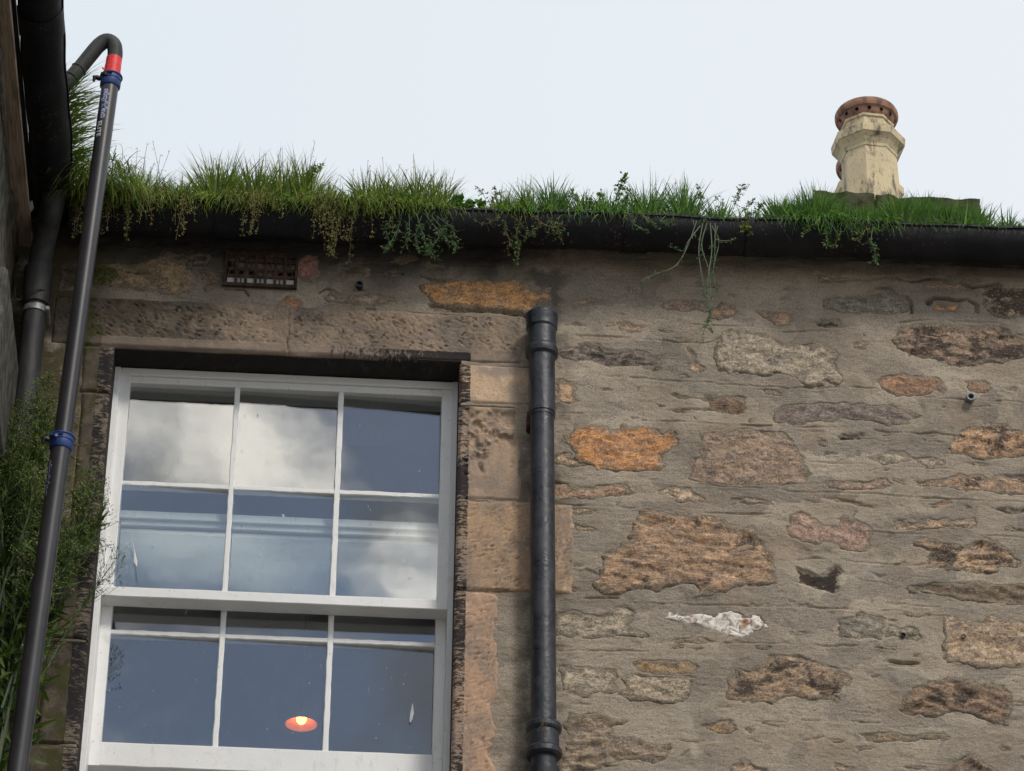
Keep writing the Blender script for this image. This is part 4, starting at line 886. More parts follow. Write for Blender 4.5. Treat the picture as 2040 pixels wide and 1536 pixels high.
for i in range(nc):
    for r_ in range(2):
        cx = vx0 + fr + cw * (i + .5); cz = vz0 + fr + hh * (0.37 if r_ == 0 else 0.83)
        pts = [(cx + 0.0085 * math.cos(t_), -0.007, cz + 0.010 * math.sin(t_)) for t_ in np.linspace(0, 2 * math.pi, 13)]
        tube('vent_scroll', pts, 0.0022, RUST, vent, 5)
        z2 = vz0 + fr + hh * (0.14 if r_ == 0 else 0.64)
        if (i + r_) % 2: box('vent_stud', cx - 0.002, cx + 0.002, -0.009, -0.002, z2 - 0.012, z2 + 0.012, RUST, vent, .0008)
back = box('vent_backing', vx0 + 0.004, vx1 - 0.004, 0.0005, 0.003, vz0 + 0.004, vz1 - 0.004, mk_simple('vent_dark', (0.012, 0.011, 0.01), (0.02, 0.018, 0.016), 10, 0.9, 0.1, 0), vent, 0)
box('vent_mesh_lining', vx0 + 0.010, vx1 - 0.010, -0.0016, 0.0004, vz0 + 0.009, vz0 + 0.034, mk_simple('pale_lining', (0.5, 0.5, 0.5), (0.6, 0.6, 0.6), 10, 0.7, 0.3, 0), vent, 0)

# ---- adjoining house on the left
side = thing('adjoining_house', 'dark damp stone side wall and eaves boards of the house at the left edge', 'house')
SX = -0.945
bm = bmesh.new()
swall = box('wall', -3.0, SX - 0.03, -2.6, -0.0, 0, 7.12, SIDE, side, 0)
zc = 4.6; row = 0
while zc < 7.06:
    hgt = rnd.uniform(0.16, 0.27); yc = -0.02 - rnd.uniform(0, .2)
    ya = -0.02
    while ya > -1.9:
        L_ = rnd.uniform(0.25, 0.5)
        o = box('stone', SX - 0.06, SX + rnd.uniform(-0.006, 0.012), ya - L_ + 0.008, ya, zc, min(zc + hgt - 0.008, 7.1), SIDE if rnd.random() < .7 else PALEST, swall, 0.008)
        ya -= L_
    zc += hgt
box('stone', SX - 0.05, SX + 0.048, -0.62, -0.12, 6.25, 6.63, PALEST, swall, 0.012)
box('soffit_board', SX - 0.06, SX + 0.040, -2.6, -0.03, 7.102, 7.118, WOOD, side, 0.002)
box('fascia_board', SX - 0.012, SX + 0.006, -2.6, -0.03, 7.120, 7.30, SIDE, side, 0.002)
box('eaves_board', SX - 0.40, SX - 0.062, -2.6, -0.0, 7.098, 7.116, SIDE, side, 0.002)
pyobj('roof', [(SX + .03, -2.6, 7.27), (SX + .03, 0.0, 7.27), (-4, 0.0, 8.9), (-4, -2.6, 8.9), (SX + .03, -2.6, 7.255), (SX + .03, 0, 7.255), (-4, 0.0, 8.885), (-4, -2.6, 8.885)], [(0, 1, 2, 3), (4, 7, 6, 5), (0, 4, 5, 1), (0, 3, 7, 4)], SLATE, side)

# ================================================================== gutters
def half_round(name, A, B, r, out, mat, parent, n=60, th=0.005, seed=0):
    """half-round channel from A to B (centre line of the rim); out = horizontal direction to the open side"""
    A, B = Vector(A), Vector(B); ax = (B - A); up = Vector((0, 0, 1)); out = Vector(out)
    K = 18
    prof = []
    for k in range(K + 1):
        a = math.pi * k / K
        prof.append((math.cos(a) * r, -math.sin(a) * r))
    # rolled bead on both rims, then the inside
    inner = [(math.cos(math.pi * k / K) * (r - th), -math.sin(math.pi * k / K) * (r - th)) for k in range(K, -1, -1)]
    bead = lambda c, s_: [(c + s_ * 0.004 + 0.0055 * math.cos(t_) * s_, 0.003 + 0.0055 * math.sin(t_)) for t_ in (-0.6, 0.2, 1.0, 1.9)]
    full = bead(r - 0.004, 1)[::-1] + prof + bead(-r + 0.004, -1) + inner
    m_ = len(full); vs_, fs = [], []
    for i in range(n + 1):
        t_ = i / n; w_ = 0.0016 * math.sin(t_ * 31 + seed) + 0.0012 * math.sin(t_ * 77 + seed)
        c = A + ax * t_
        for (o_, z_) in full: vs_.append(c + out * (o_ + w_) + up * (z_ + w_ * 0.8))
    for i in range(n):
        for k in range(m_):
            a, b = i * m_ + k, i * m_ + (k + 1) % m_; fs.append((a, b, b + m_, a + m_))
    fs.append(tuple(range(m_))); fs.append(tuple(n * m_ + k for k in range(m_))[::-1])
    o = pyobj(name, vs_, fs, mat, parent, True)
    bmx = bmesh.new(); bmx.from_mesh(o.data); bmesh.ops.recalc_face_normals(bmx, faces=bmx.faces); bmx.to_mesh(o.data); bmx.free()
    crease(o, 50); return o
def collar_strap(name, c, r, axis, out, w_, mat, parent, th=0.006, over=0.0):
    c = Vector(c); axis = Vector(axis); out = Vector(out); up = Vector((0, 0, 1)); K = 20; vs_, fs = [], []
    for s_ in (-w_ / 2, w_ / 2):
        for rr in (r, r + th):
            for k in range(K + 1):
                a = -over + (math.pi + 2 * over) * k / K; vs_.append(c + axis * s_ + out * math.cos(a) * rr - up * math.sin(a) * rr)
    n = K + 1
    for k in range(K):
        fs += [(n + k, n + k + 1, 3 * n + k + 1, 3 * n + k), (k, k + 1, n + k + 1, n + k), (2 * n + k, 3 * n + k, 3 * n + k + 1, 2 * n + k + 1)]
    fs += [(0, n, 3 * n, 2 * n), (K, 2 * n + K, 3 * n + K, n + K)]
    o = pyobj(name, vs_, fs, mat, parent, True); crease(o, 50); return o
def rimz(x): return 7.205 + (x - 0.29) * 0.0185
GR_ = 0.066; GYC = -0.102
gut = thing('roof_gutter', 'long black iron gutter overgrown with grass along the wall top', 'gutter', group=None)
half_round('channel', (-0.80, GYC, rimz(-0.80)), (2.6, GYC, rimz(2.6)), GR_, (0, -1, 0), GUT, gut, 120)
for x in (0.83, -0.35): collar_strap('joint_collar', (x, GYC, rimz(x)), GR_ + 0.0005, (1, 0, 0), (0, -1, 0), 0.07, GUT, gut, 0.004)
for x in (0.30, 1.16, 2.0): collar_strap('bracket', (x, GYC, rimz(x)), GR_ + 0.0005, (1, 0, 0), (0, -1, 0), 0.022, GUT, gut, 0.004)
def silt(name, A, B, r, out, parent, n=90):
    A, B, out = Vector(A), Vector(B), Vector(out); vs_, fs = [], []
    for i in range(n + 1):
        c = A + (B - A) * (i / n)
        for k in range(9):
            u_ = -1 + 2 * k / 8; zz = 0.006 + 0.022 * (1 - u_ * u_) + 0.006 * math.sin(i * 1.7 + k * 2.1)
            vs_.append(c + out * (u_ * (r - 0.004)) + Vector((0, 0, zz if abs(u_) < 1 else -0.004)))
    for i in range(n):
        for k in range(8):
            a = i * 9 + k; fs.append((a, a + 1, a + 10, a + 9))
    return pyobj(name, vs_, fs, SOIL, parent, True)
silt('silt', (-0.80, GYC, rimz(-0.80)), (2.6, GYC, rimz(2.6)), GR_, (0, -1, 0), gut)
# eaves board closing the gap between gutter and wall head
box('eaves_batten', -0.96, 2.6, -0.030, -0.012, 7.20, 7.27, SIDE, house, 0.002)

LX = -0.850
gut2 = thing('roof_gutter', 'broad black gutter running towards the viewer at the upper left', 'gutter')
half_round('channel', (LX, -0.06, 7.215), (LX + 0.012, -2.6, 7.225), 0.056, (1, 0, 0), GUT, gut2, 70, seed=3)
collar_strap('joint_collar', (LX + 0.004, -0.93, 7.219), 0.0565, (0, 1, 0), (1, 0, 0), 0.10, GUT, gut2, 0.005)
collar_strap('joint_collar', (LX + 0.001, -0.27, 7.216), 0.0565, (0, 1, 0), (1, 0, 0), 0.06, GUT, gut2, 0.004)
silt('silt', (LX, -0.06, 7.215), (LX + 0.012, -2.6, 7.225), 0.056, (1, 0, 0), gut2)

# ================================================================== downpipes
dp = thing('rain_downpipe', 'black cast iron downpipe with open socket top right of the window', 'downpipe')
PX, PY = 0.574, -0.062
pz = lambda v: wp(1085, v, -0.1).z
LN = (-0.009, 0.0)
Z0 = 5.6
def dpl(name, prof, **k):
    o = lathe(name, [(pz(v), r) for v, r in prof], PX, PY, IRON, dp, 32, lean=LN, z0=Z0, **k); crease(o, 20); return o
dpl('pipe_section', [(818, .0355), (800, .0355), (690, .0352)])
dpl('pipe_section', [(1432, .0345), (800, .0338)])
dpl('pipe_section', [(1900, .0345), (1470, .0345)])
# open socket at the head (a lip, a neck ring, hollow)
dpl('socket', [(700, .0355), (697, .0400), (695, .0455), (689, .0478), (683, .0470), (680, .0430), (678, .0412), (645, .0412), (643, .0435), (641, .0452), (626, .0455), (622, .0470), (616, .0470), (614, .0440), (640, .038), (660, .034)], caps=False)
dpl('socket_sleeve', [(812, .0355), (811, .0378), (798, .0382), (790, .0378), (690, .0372), (689, .035)], caps=False)
dpl('joint_collar', [(1500, .0345), (1497, .0445), (1493, .0490), (1484, .0490), (1481, .0440), (1478, .0415), (1448, .0412), (1446, .0450), (1442, .0480), (1434, .0480), (1431, .0440), (1430, .0345)])
dpl('joint_collar', [(1600, .0345), (1599, .040), (1535, .041), (1528, .0425), (1521, .0425), (1519, .0345)])
box('bracket', PX - 0.050, PX - 0.03, -0.05, 0.0, pz(828), pz(800), RUST, dp, 0.004)
# twigs caught in the collar
for k in range(3):
    a = wp(1075 + 9 * k, 1428 + 5 * k, -0.112); tube('twig', [a, a + Vector((0.006 - .01 * k, -0.004, -0.024)), a + Vector((-0.006, -0.003, -0.045))], 0.0007, STRAW, dp, 5)

dl = thing('rain_downpipe', 'dirty grey downpipe with swan neck in the left corner behind weeds', 'downpipe')
GREYP = mk_simple('grimy_grey_pipe', (0.014, 0.015, 0.018), (0.055, 0.053, 0.052), 12, 0.6, 0.35, 0.5, 60, (1, 1, 0.25))
DX, DY = -0.874, -0.085
lathe('pipe_section', [(0.02, .0335), (5.0, .0335), (6.925, .0335)], DX, DY, GREYP, dl, 24)
lathe('socket', [(6.86, .034), (6.862, .039), (6.90, .039), (6.915, .0405), (6.955, .0405), (6.965, .043), (6.985, .043), (6.988, .036)], DX, DY, GREYP, dl, 24)
tube('swan_neck', smoothpath([(DX, DY, 6.94), (DX + 0.001, DY - 0.01, 7.01), (DX + 0.012, DY - 0.05, 7.07), (DX + 0.026, DY - 0.10, 7.11), (DX + 0.034, DY - 0.12, 7.175)], 8), 0.0335, GREYP, dl, 20)
lathe('clamp_band', [(6.832, .0345), (6.832, .0362), (6.850, .0362), (6.850, .0345)], DX, DY, STEEL, dl, 24, caps=False)
box('clamp_lug', DX + 0.030, DX + 0.042, -0.11, -0.03, 6.834, 6.848, STEEL, dl, 0.002)
tube('wire_tie', smoothpath([(DX + 0.039, DY - 0.01, 6.90), (DX + 0.01, DY - 0.043, 6.89), (DX - 0.02, DY - 0.04, 6.875), (DX - 0.038, DY - 0.02, 6.87), (DX - 0.052, DY - 0.05, 6.85), (DX - 0.055, DY - 0.06, 6.88)], 6), 0.002, RUST, dl, 6)
lathe('socket', [(5.43, .034), (5.432, .042), (5.50, .042), (5.502, .034)], DX, DY, IRON, dl, 24)

# ================================================================== gutter-cleaning pole
pole = thing('gutter_cleaning_pole', 'long dark carbon tube with blue clamps and hooked red-taped end leaning at left', 'pole')
T = Vector((-0.6745, -0.61, 7.275)); Bm = Vector((-0.7115, -0.61, 6.085)); ax = (Bm - T).normalized()
G0 = T + ax * ((T.z - 0.03) / -ax.z)
tube('tube_section', [T, Bm + ax * 0.03], 0.0236, CARBON, pole, 32)
tube('tube_section', [Bm, G0], 0.0256, CARBON, pole, 32)
def clamp(c, L, r0, knob):
    c = Vector(c); P = lambda s_: c + ax * s_
    o = tube('clamp', [P(-L/2), P(-L/2 + .003), P(-L/2 + .006), P(-L * .1), P(-L*.1 + .001), P(L*.02), P(L*.02 + .001), P(L/2 - .004), P(L/2)],
         [r0 + .0065, r0 + .0075, r0 + .0045, r0 + .0042, r0 + .0025, r0 + .0025, r0 + .0042, r0 + .0038, r0 + .001], BLUE, pole, 32)
    sx = Vector((-1, -0.25, 0)).normalized()
    k0 = c + sx * (r0 + 0.004)
    tube('clamp_lever', [k0 + Vector((0, 0, .004)), k0 + sx * 0.010 + Vector((0, 0, .008)), k0 + sx * 0.017 + Vector((0, 0, .006)), k0 + sx * 0.019 + Vector((0, 0, -.008))], [.006, .0075, .007, .003], BLACKP, pole, 10)
    tube('clamp_screw', [c + Vector((-0.012, -r0 - .004, .004)), c + Vector((-0.012, -r0 - .010, .004))], .004, STEEL if knob else BLACKP, pole, 10)
    tube('clamp_block', [c + Vector((-.026, -r0 * .8, .012)), c + Vector((.004, -r0 - .004, .014))], .0055, BLACKP if not knob else BLUE, pole, 8)
clamp(T + ax * 0.012, 0.040, 0.0245, False)
clamp(Bm, 0.042, 0.0262, True)
HK = [(-0.6735, -0.61, 7.285), (-0.6715, -0.61, 7.33), (-0.670, -0.61, 7.365), (-0.6765, -0.61, 7.396), (-0.696, -0.61, 7.408), (-0.716, -0.61, 7.392), (-0.738, -0.61, 7.354), (-0.766, -0.61, 7.302), (-0.808, -0.61, 7.232), (-0.820, -0.61, 7.214)]
hook = tube('hook_nozzle', smoothpath(HK, 8), 0.0212, HOSE, pole, 26)
tube('red_tape', [(-0.6742, -0.61, 7.286), (-0.6733, -0.61, 7.300), (-0.6732, -0.61, 7.3005), (-0.6724, -0.61, 7.318), (-0.6723, -0.61, 7.3185), (-0.6712, -0.61, 7.345)], [.0232, .0236, .0226, .0230, .0222, .0221], RED, pole, 26)
pyobj('tape_tail', [(-0.694, -0.622, 7.302), (-0.702, -0.624, 7.306), (-0.699, -0.626, 7.298), (-0.692, -0.626, 7.293), (-0.694, -0.620, 7.301), (-0.702, -0.622, 7.305), (-0.699, -0.624, 7.297), (-0.692, -0.624, 7.292)],
      [(0, 1, 2, 3), (7, 6, 5, 4), (0, 4, 5, 1), (1, 5, 6, 2), (2, 6, 7, 3), (3, 7, 4, 0)], RED, pole)
hv = (Vector(HK[8]) - Vector(HK[6])).normalized()
for s_ in (0.010, 0.046):
    c = Vector(HK[7]) + hv * (s_ - 0.014); tube('hose_ring', [c, c + hv * 0.003, c + hv * 0.006], [.0215, .0238, .0215], HOSE, pole, 26)
hub = Vector(HK[7]) + hv * 0.012
# lettering printed along the tube, reading downwards
def lettering(body, s_start, length, height, ang0, rad, mat, off=0.0, lift=0.0004):
    cu = bpy.data.curves.new('lettering', 'FONT'); cu.body = body; cu.size = 1.0; cu.offset = off; cu.resolution_u = 3
    to = bpy.data.objects.new('tmp', cu); COL.objects.link(to)
    dg = bpy.context.evaluated_depsgraph_get(); me = bpy.data.meshes.new_from_object(to.evaluated_get(dg)); bpy.data.objects.remove(to)
    bmx = bmesh.new(); bmx.from_mesh(me); bmesh.ops.subdivide_edges(bmx, edges=[e for e in bmx.edges if e.calc_length() > .15], cuts=2)
    xs_ = [v.co.x for v in bmx.verts]; ys_ = [v.co.y for v in bmx.verts]
    x0, x1, y0, y1 = min(xs_), max(xs_), min(ys_), max(ys_)
    for v in bmx.verts:
        s_ = s_start + (v.co.x - x0) / (x1 - x0) * length; arc = ((v.co.y - y0) / (y1 - y0) - .5) * height
        a = ang0 + arc / rad
        c = T + ax * s_
        v.co = c + Vector((math.sin(a), -math.cos(a), 0)) * (rad + lift)
    bmx.to_mesh(me); bmx.free()
    return link('lettering', me, mat, pole)
r_ = 0.0236
lettering('skyVac', 0.052, 0.100, 0.021, -0.30, r_, LETW, 0.045, 0.0003)
lettering('skyVac', 0.0535, 0.097, 0.0185, -0.30, r_, LETB, 0.0, 0.0006)
lettering('ELITE', 0.163, 0.052, 0.0125, -0.52, r_, LETW, 0.012, 0.0003)
s2 = (Bm - T).length + 0.06
lettering('skyVac', s2, 0.105, 0.014, -0.95, 0.0256, LETB, 0.0, 0.0006)
lettering('skyVac', s2 - .001, 0.107, 0.016, -0.95, 0.0256, LETW, 0.03, 0.0003)

# ================================================================== chimney
stack = thing('chimney_stack', 'mossy stone coping slabs of the chimney behind the grass at right', 'chimney')
cpt = wp(1735, 382, 5.6); zt = wp(1700, 383, 5.44).z
xl, xr_, xm = wp(1626, 380, 5.44).x, wp(1951, 395, 5.44).x, wp(1742, 385, 5.44).x
def rough_slab(name, x0, x1, y0, y1, z0, z1, mat, parent, amp=0.012, seed=0):
    n, m_ = 26, 8; bm = bmesh.new(); bmesh.ops.create_cube(bm, size=1.0)
    for v in bm.verts: v.co = Vector((x0 + (v.co.x + .5) * (x1 - x0), y0 + (v.co.y + .5) * (y1 - y0), z0 + (v.co.z + .5) * (z1 - z0)))
    bmesh.ops.subdivide_edges(bm, edges=list(bm.edges), cuts=16, use_grid_fill=True)
    for v in bm.verts:
        c = v.co; d_ = float(fbm(np.array(c.x * 9 + seed), np.array(c.y * 9 + c.z * 13), 4, 500)); e_ = float(fbm(np.array(c.x * 14), np.array(c.z * 14 + c.y * 6 + seed), 4, 510))
        v.co += Vector((d_ * amp, e_ * amp, d_ * amp * (1.3 if c.z > (z0 + z1) / 2 else .5)))
    return bmobj(name, bm, mat, parent, True)
rough_slab('coping_slab', xl, xm - 0.006, 5.44, 6.60, zt - 0.13, zt, MOSSY, stack, 0.016, 1)
rough_slab('coping_slab', xm + 0.006, xr_, 5.442, 6.60, zt - 0.14, zt - 0.010, MOSSY, stack, 0.018, 5)
box('shaft', xl + 0.07, xr_ - 0.07, 5.50, 6.5, 9.4, zt - 0.125, SIDE, stack, 0.01)
def make_pot(label, cx, cy, zb):
    p = thing('chimney_pot', label, 'chimney pot', group=None)
    R8 = math.pi / 8 + 0.10
    k8 = 1 / math.cos(math.pi / 8)
    def oct_(name, prof, mat): return lathe(name, [(zb + z * 1.06, r * k8) for z, r in prof], cx, cy, mat, p, 8, smooth=False, rot=R8)
    oct_('shaft', [(-.03, .150), (.028, .149), (.036, .139), (.30, .132), (.311, .133)], POT)
    oct_('collar', [(.309, .136), (.325, .138), (.350, .152), (.368, .168), (.372, .174), (.386, .176), (.412, .178), (.418, .170), (.440, .128)], POT)
    oct_('neck', [(.430, .122), (.492, .119), (.497, .127), (.510, .128), (.514, .116)], POT)
    lathe('rim', [(zb + (z - .014) * 1.06, r) for z, r in [(.520, .100), (.522, .128), (.535, .140), (.556, .146), (.562, .158), (.575, .164), (.592, .164), (.604, .158), (.612, .146), (.608, .10), (.55, .095)]], cx, cy, TERRA, p, 40, caps=False)
    HOLE = bpy.data.materials.get('hole_dark') or mk_simple('hole_dark', (0.008, 0.007, 0.006), (0.012, 0.01, 0.01), 10, 1.0, 0.0, 0)
    for k in range(14):
        a = 2 * math.pi * (k + .35) / 14; d_ = Vector((math.cos(a), math.sin(a), -0.25)).normalized()
        c = Vector((cx, cy, zb + .563)) + Vector((math.cos(a), math.sin(a), 0)) * 0.1432
        tube('vent_hole', [c - d_ * 0.01, c + d_ * 0.002, c + d_ * 0.0026], [.0105, .0105, .0098], HOLE, p, 12)  # raised black stub; its colour stands in for the dark inside the hole
        tube('hole_lip', [c - d_ * .004, c + d_ * .0018, c + d_ * .0018], [.0135, .0125, .0105], TERRA, p, 12)
    return p
make_pot('buff octagonal chimney pot with pierced terracotta rim on the mossy slab', cpt.x, 5.60, zt - 0.005)
p2 = wp(1727, 347, 6.22)
make_pot('chimney pot mostly hidden behind the larger buff pot', p2.x, 6.22, p2.z - 0.56)
t0 = Vector((cpt.x + 0.03, 5.5, zt + 0.60)); tube('twig', [t0, t0 + Vector((.003, 0, .03)), t0 + Vector((-.001, 0, .045))], .0018, SIDE, [o for o in COL.objects if o.name == 'chimney_pot'][0], 5)

# ================================================================== fixings in the wall
def sleeve(u, v, r, L, mat, label, dark):
    c = wp(u, v, -0.004); t_ = thing('wall_sleeve', label, 'tube')
    d_ = Vector((0, -1, -0.12)).normalized()
    vs_, fs = [], []; K = 18
    prof = [(-.02, r), (L - .002, r), (L, r * .96), (L, r * .68), (L - .001, r * .64), (-.01, r * .62)]
    u1 = Vector((1, 0, 0)); u2 = d_.cross(u1)
    for s_, rr in prof:
        for k in range(K):
            a = 2 * math.pi * k / K; vs_.append(c + d_ * s_ + (u1 * math.cos(a) + u2 * math.sin(a)) * rr)
    for i in range(len(prof) - 1):
        for k in range(K): fs.append((i * K + k, (i + 1) * K + k, (i + 1) * K + (k + 1) % K, i * K + (k + 1) % K))
    fs.append(tuple((len(prof) - 1) * K + k for k in range(K)))
    o = pyobj('tube', vs_, fs, mat, t_, True)
    bmx = bmesh.new(); bmx.from_mesh(o.data); bmesh.ops.recalc_face_normals(bmx, faces=bmx.faces); bmx.to_mesh(o.data); bmx.free(); crease(o, 40)
    tube('dark_bore', [c + d_ * 0.0, c + d_ * (L * .35)], r * .63, BLACKP, t_, 14)  # black core stands in for the shade inside the open tube
sleeve(1932, 795, 0.0125, 0.020, STEEL, 'short steel tube with pale rim sticking out of the wall at far right', True)
sleeve(716, 570, 0.0105, 0.016, IRON, 'short black tube end sticking out of the wall above the lintel', True)
for u, v, lb in ((1799, 1266, 'dark drill hole in a pale stone left of its twin'), (1919, 1269, 'dark drill hole in a rust-stained stone at lower right')):
    c = wp(u, v, -0.008); hp = thing('drill_hole', lb, 'hole')
    vs_, fs = [], []; K = 16
    for s_, rr in ((.004, .0072), (.0052, .0066), (.0050, .0056), (-.02, .0052)):
        for k in range(K):
            a = 2 * math.pi * k / K; vs_.append((c.x + rr * math.cos(a), c.y - s_, c.z + rr * math.sin(a)))
    for i in range(3):
        for k in range(K): fs.append((i * K + k, i * K + (k + 1) % K, (i + 1) * K + (k + 1) % K, (i + 1) * K + k))
    fs.append(tuple(3 * K + k for k in range(K)))
    pyobj('dark_bore', vs_, fs, BLACKP, hp, True)  # black cup; the dark of the open drill hole is in its colour

# ================================================================== lamp in the room
lp = thing('pendant_lamp', 'small orange pendant lamp with a lit bulb seen through the lower sash', 'lamp')
lc = wp(600, 1443, 2.4)
SHADE = mk_simple('orange_shade', (0.85, 0.30, 0.035), (0.83, 0.28, 0.03), 5, 0.5, 0.3, 0)
lathe('shade', [(lc.z + z, r) for z, r in [(.044, .012), (.040, .020), (.025, .037), (.009, .051), (.0, .0558), (.002, .0548), (.011, .049), (.027, .035), (.038, .019), (.038, .004)][::-1]], lc.x, 2.4, SHADE, lp, 40, caps=False)
EM = bpy.data.materials.new('lit_bulb'); EM.use_nodes = True; t = EM.node_tree; t.nodes.clear()
em = nd(t, 'ShaderNodeEmission', {'Color': (1.0, 0.50, 0.07, 1), 'Strength': 7.5}); nd(t, 'ShaderNodeOutputMaterial', {0: em.outputs[0]})
lathe('bulb', [(lc.z + .020 + .018 * math.sin(a), .003 + .0145 * math.cos(a)) for a in np.linspace(-math.pi / 2, math.pi / 2, 12)], lc.x, 2.4, EM, lp, 20)
lathe('bulb_holder', [(lc.z + .022, .010), (lc.z + .045, .010), (lc.z + .06, .006)], lc.x, 2.4, STEEL, lp, 14)
tube('cord', [(lc.x, 2.4, lc.z + .05), (lc.x, 2.4, 7.36)], 0.002, BLACKP, lp, 6)

# ================================================================== plants
class MB:
    def __init__(s): s.v, s.f = [], []
    def ribbon(s, pts, w_, side):
        b0 = len(s.v); n = len(pts)
        for i, p in enumerate(pts):
            k = w_ * (1 - (i / (n - 1)) ** 1.6)
            if i == n - 1: s.v.append(p)
            else: s.v.append(p - side * k); s.v.append(p + side * k)
        for i in range(n - 2): s.f.append((b0 + 2 * i, b0 + 2 * i + 1, b0 + 2 * i + 3, b0 + 2 * i + 2))
        s.f.append((b0 + 2 * n - 4, b0 + 2 * n - 3, b0 + 2 * n - 2))
    def leaf(s, p, d, n_, L, w_):
        """folded lanceolate leaf"""
        d = d.normalized(); sd = d.cross(n_).normalized() if d.cross(n_).length > 1e-4 else d.orthogonal().normalized(); nn = sd.cross(d)
        b0 = len(s.v)
        s.v += [p, p + d * L * .45 + sd * w_ + nn * w_ * .35, p + d * L * .5, p + d * L * .45 - sd * w_ + nn * w_ * .35, p + d * L - nn * L * .12]
        s.f += [(b0, b0 + 1, b0 + 2), (b0, b0 + 2, b0 + 3), (b0 + 1, b0 + 4, b0 + 2), (b0 + 2, b0 + 4, b0 + 3)]
    def seed(s, p, d, L, r):
        d = d.normalized(); a = d.orthogonal().normalized(); b = d.cross(a); b0 = len(s.v)
        s.v += [p, p + d * L] + [p + d * L * .4 + (a * math.cos(t_) + b * math.sin(t_)) * r for t_ in (0, 2.1, 4.2)]
        for k in range(3): s.f += [(b0, b0 + 2 + (k + 1) % 3, b0 + 2 + k), (b0 + 1, b0 + 2 + k, b0 + 2 + (k + 1) % 3)]
    def tube(s, pts, r, seg=3): tube_data(pts, r, seg, s.v, s.f, False)
    def build(s, name, mat, parent=None): return pyobj(name, s.v, s.f, mat, parent)
def rv(s_=1.0): return Vector((rnd.gauss(0, s_), rnd.gauss(0, s_), rnd.gauss(0, s_)))
def lerp(tab, x):
    if x <= tab[0][0]: return tab[0][1]
    for (a, b), (c, d) in zip(tab, tab[1:]):
        if x <= c: return b + (d - b) * (x - a) / (c - a)
    return tab[-1][1]
PXM = 0.00143
def upx(X): return 1020 + (X - 0.483) / PXM + 1.5     # photo column of a place on the gutter
TOP = [(130,330),(200,325),(250,330),(300,322),(350,335),(410,318),(450,318),(480,335),(540,322),(590,322),(620,350),(660,378),(690,338),(720,324),(760,326),(820,335),(870,355),(895,388),(920,422),(955,418),(990,388),(1030,352),(1080,362),(1120,380),(1170,378),(1240,360),(1270,374),(1320,356),(1370,360),(1400,382),(1450,392),(1500,402),(1540,390),(1570,378),(1600,384),(1650,380),(1750,394),(1850,386),(1920,384),(1960,400),(2000,395),(2040,412),(2150,405)]
DEN = [(130,1.1),(640,1.1),(665,.7),(690,1.1),(860,1.0),(900,.3),(925,.06),(965,.12),(1000,.8),(1100,1.0),(1240,1.0),(1300,.95),(1380,.8),(1440,.45),(1520,.45),(1550,.7),(1600,1.3),(1800,1.3),(1920,1.2),(1960,.6),(2150,.7)]
DRP = [(130,.9),(200,1.0),(300,.6),(380,.65),(500,.7),(600,.5),(660,1.0),(720,.9),(800,.6),(900,.25),(940,.02),(980,.1),(1040,.35),(1110,.25),(1200,.3),(1250,.35),(1300,.1),(1400,.15),(1470,.1),(1560,.2),(1640,.8),(1700,.6),(1760,.5),(1800,.12),(2150,.1)]
CLUMPS = []; _x = -.84
while _x < 2.6:
    CLUMPS.append((_x, rnd.uniform(.035, .085), rnd.uniform(.58, 1.12))); _x += CLUMPS[-1][1] * rnd.uniform(.7, 1.7)
def grass_run(mb, x0, x1, n):
    for _ in range(n):
        X = rnd.uniform(x0, x1); u_ = upx(X)
        # tufts: gather towards clump centres
        cc = min(CLUMPS, key=lambda c_: abs(c_[0] - X) / c_[1]); cr, ch_ = cc[1], cc[2]; cc = cc[0]
        X += (cc - X) * rnd.uniform(0, .85); u_ = upx(X)
        if rnd.random() > lerp(DEN, u_): continue
        rim = 420 + (u_ - 900) * 0.0316
        hmax = max(0.03, (rim - lerp(TOP, u_)) * 0.00172 + 0.012)
        yb = rnd.uniform(GYC - 0.055, GYC + 0.05)
        h = hmax * ch_ * rnd.uniform(.5, 1.05) * (1.0 if rnd.random() > .04 else 1.18)
        ln = h * 1.12
        a = rnd.gauss((X - cc) / cr * .95, .34); d = Vector((math.sin(a), rnd.gauss(-.12, .22), 1.0)).normalized()
        p = Vector((X, yb, rimz(X) + 0.004)); pts = [p]; ns = 5
        bend = rnd.uniform(0.1, 1.0)
        bd = Vector((d.x * 1.4 + rnd.gauss(0, .25), d.y - .1, -.5))
        for i in range(ns):
            d = (d + bd * bend * (i / ns) * .55).normalized(); p = p + d * (ln / ns); pts.append(p)
        sd = Vector((1, rnd.gauss(0, .5), rnd.gauss(0, .2))).normalized()
        mb.ribbon(pts, rnd.choice((.0013, .0019, .0025, .0031)), sd)
def droop_run(mb, x0, x1, n):
    for _ in range(n):
        X = rnd.uniform(x0, x1); u_ = upx(X); k = lerp(DRP, u_)
        if rnd.random() > k: continue
        p = Vector((X, GYC - rnd.uniform(.02, .062), rimz(X) + .008)); ln = rnd.uniform(.05, .07 + .10 * k)
        d = Vector((rnd.gauss(0, .45), -rnd.uniform(.4, 1.0), rnd.uniform(.25, 1.0))).normalized(); pts = [p]; ns = 6
        for i in range(ns):
            d = (d + Vector((rnd.gauss(0, .06), -.02, -rnd.uniform(.25, .55)))).normalized(); p = p + d * (ln / ns); pts.append(p)
        mb.ribbon(pts, rnd.uniform(.0012, .0023), Vector((1, rnd.gauss(0, .5), rnd.gauss(0, .3))).normalized())
gl = MB(); grass_run(gl, -0.78, 0.50, 5200); droop_run(gl, -0.78, 0.50, 3600)
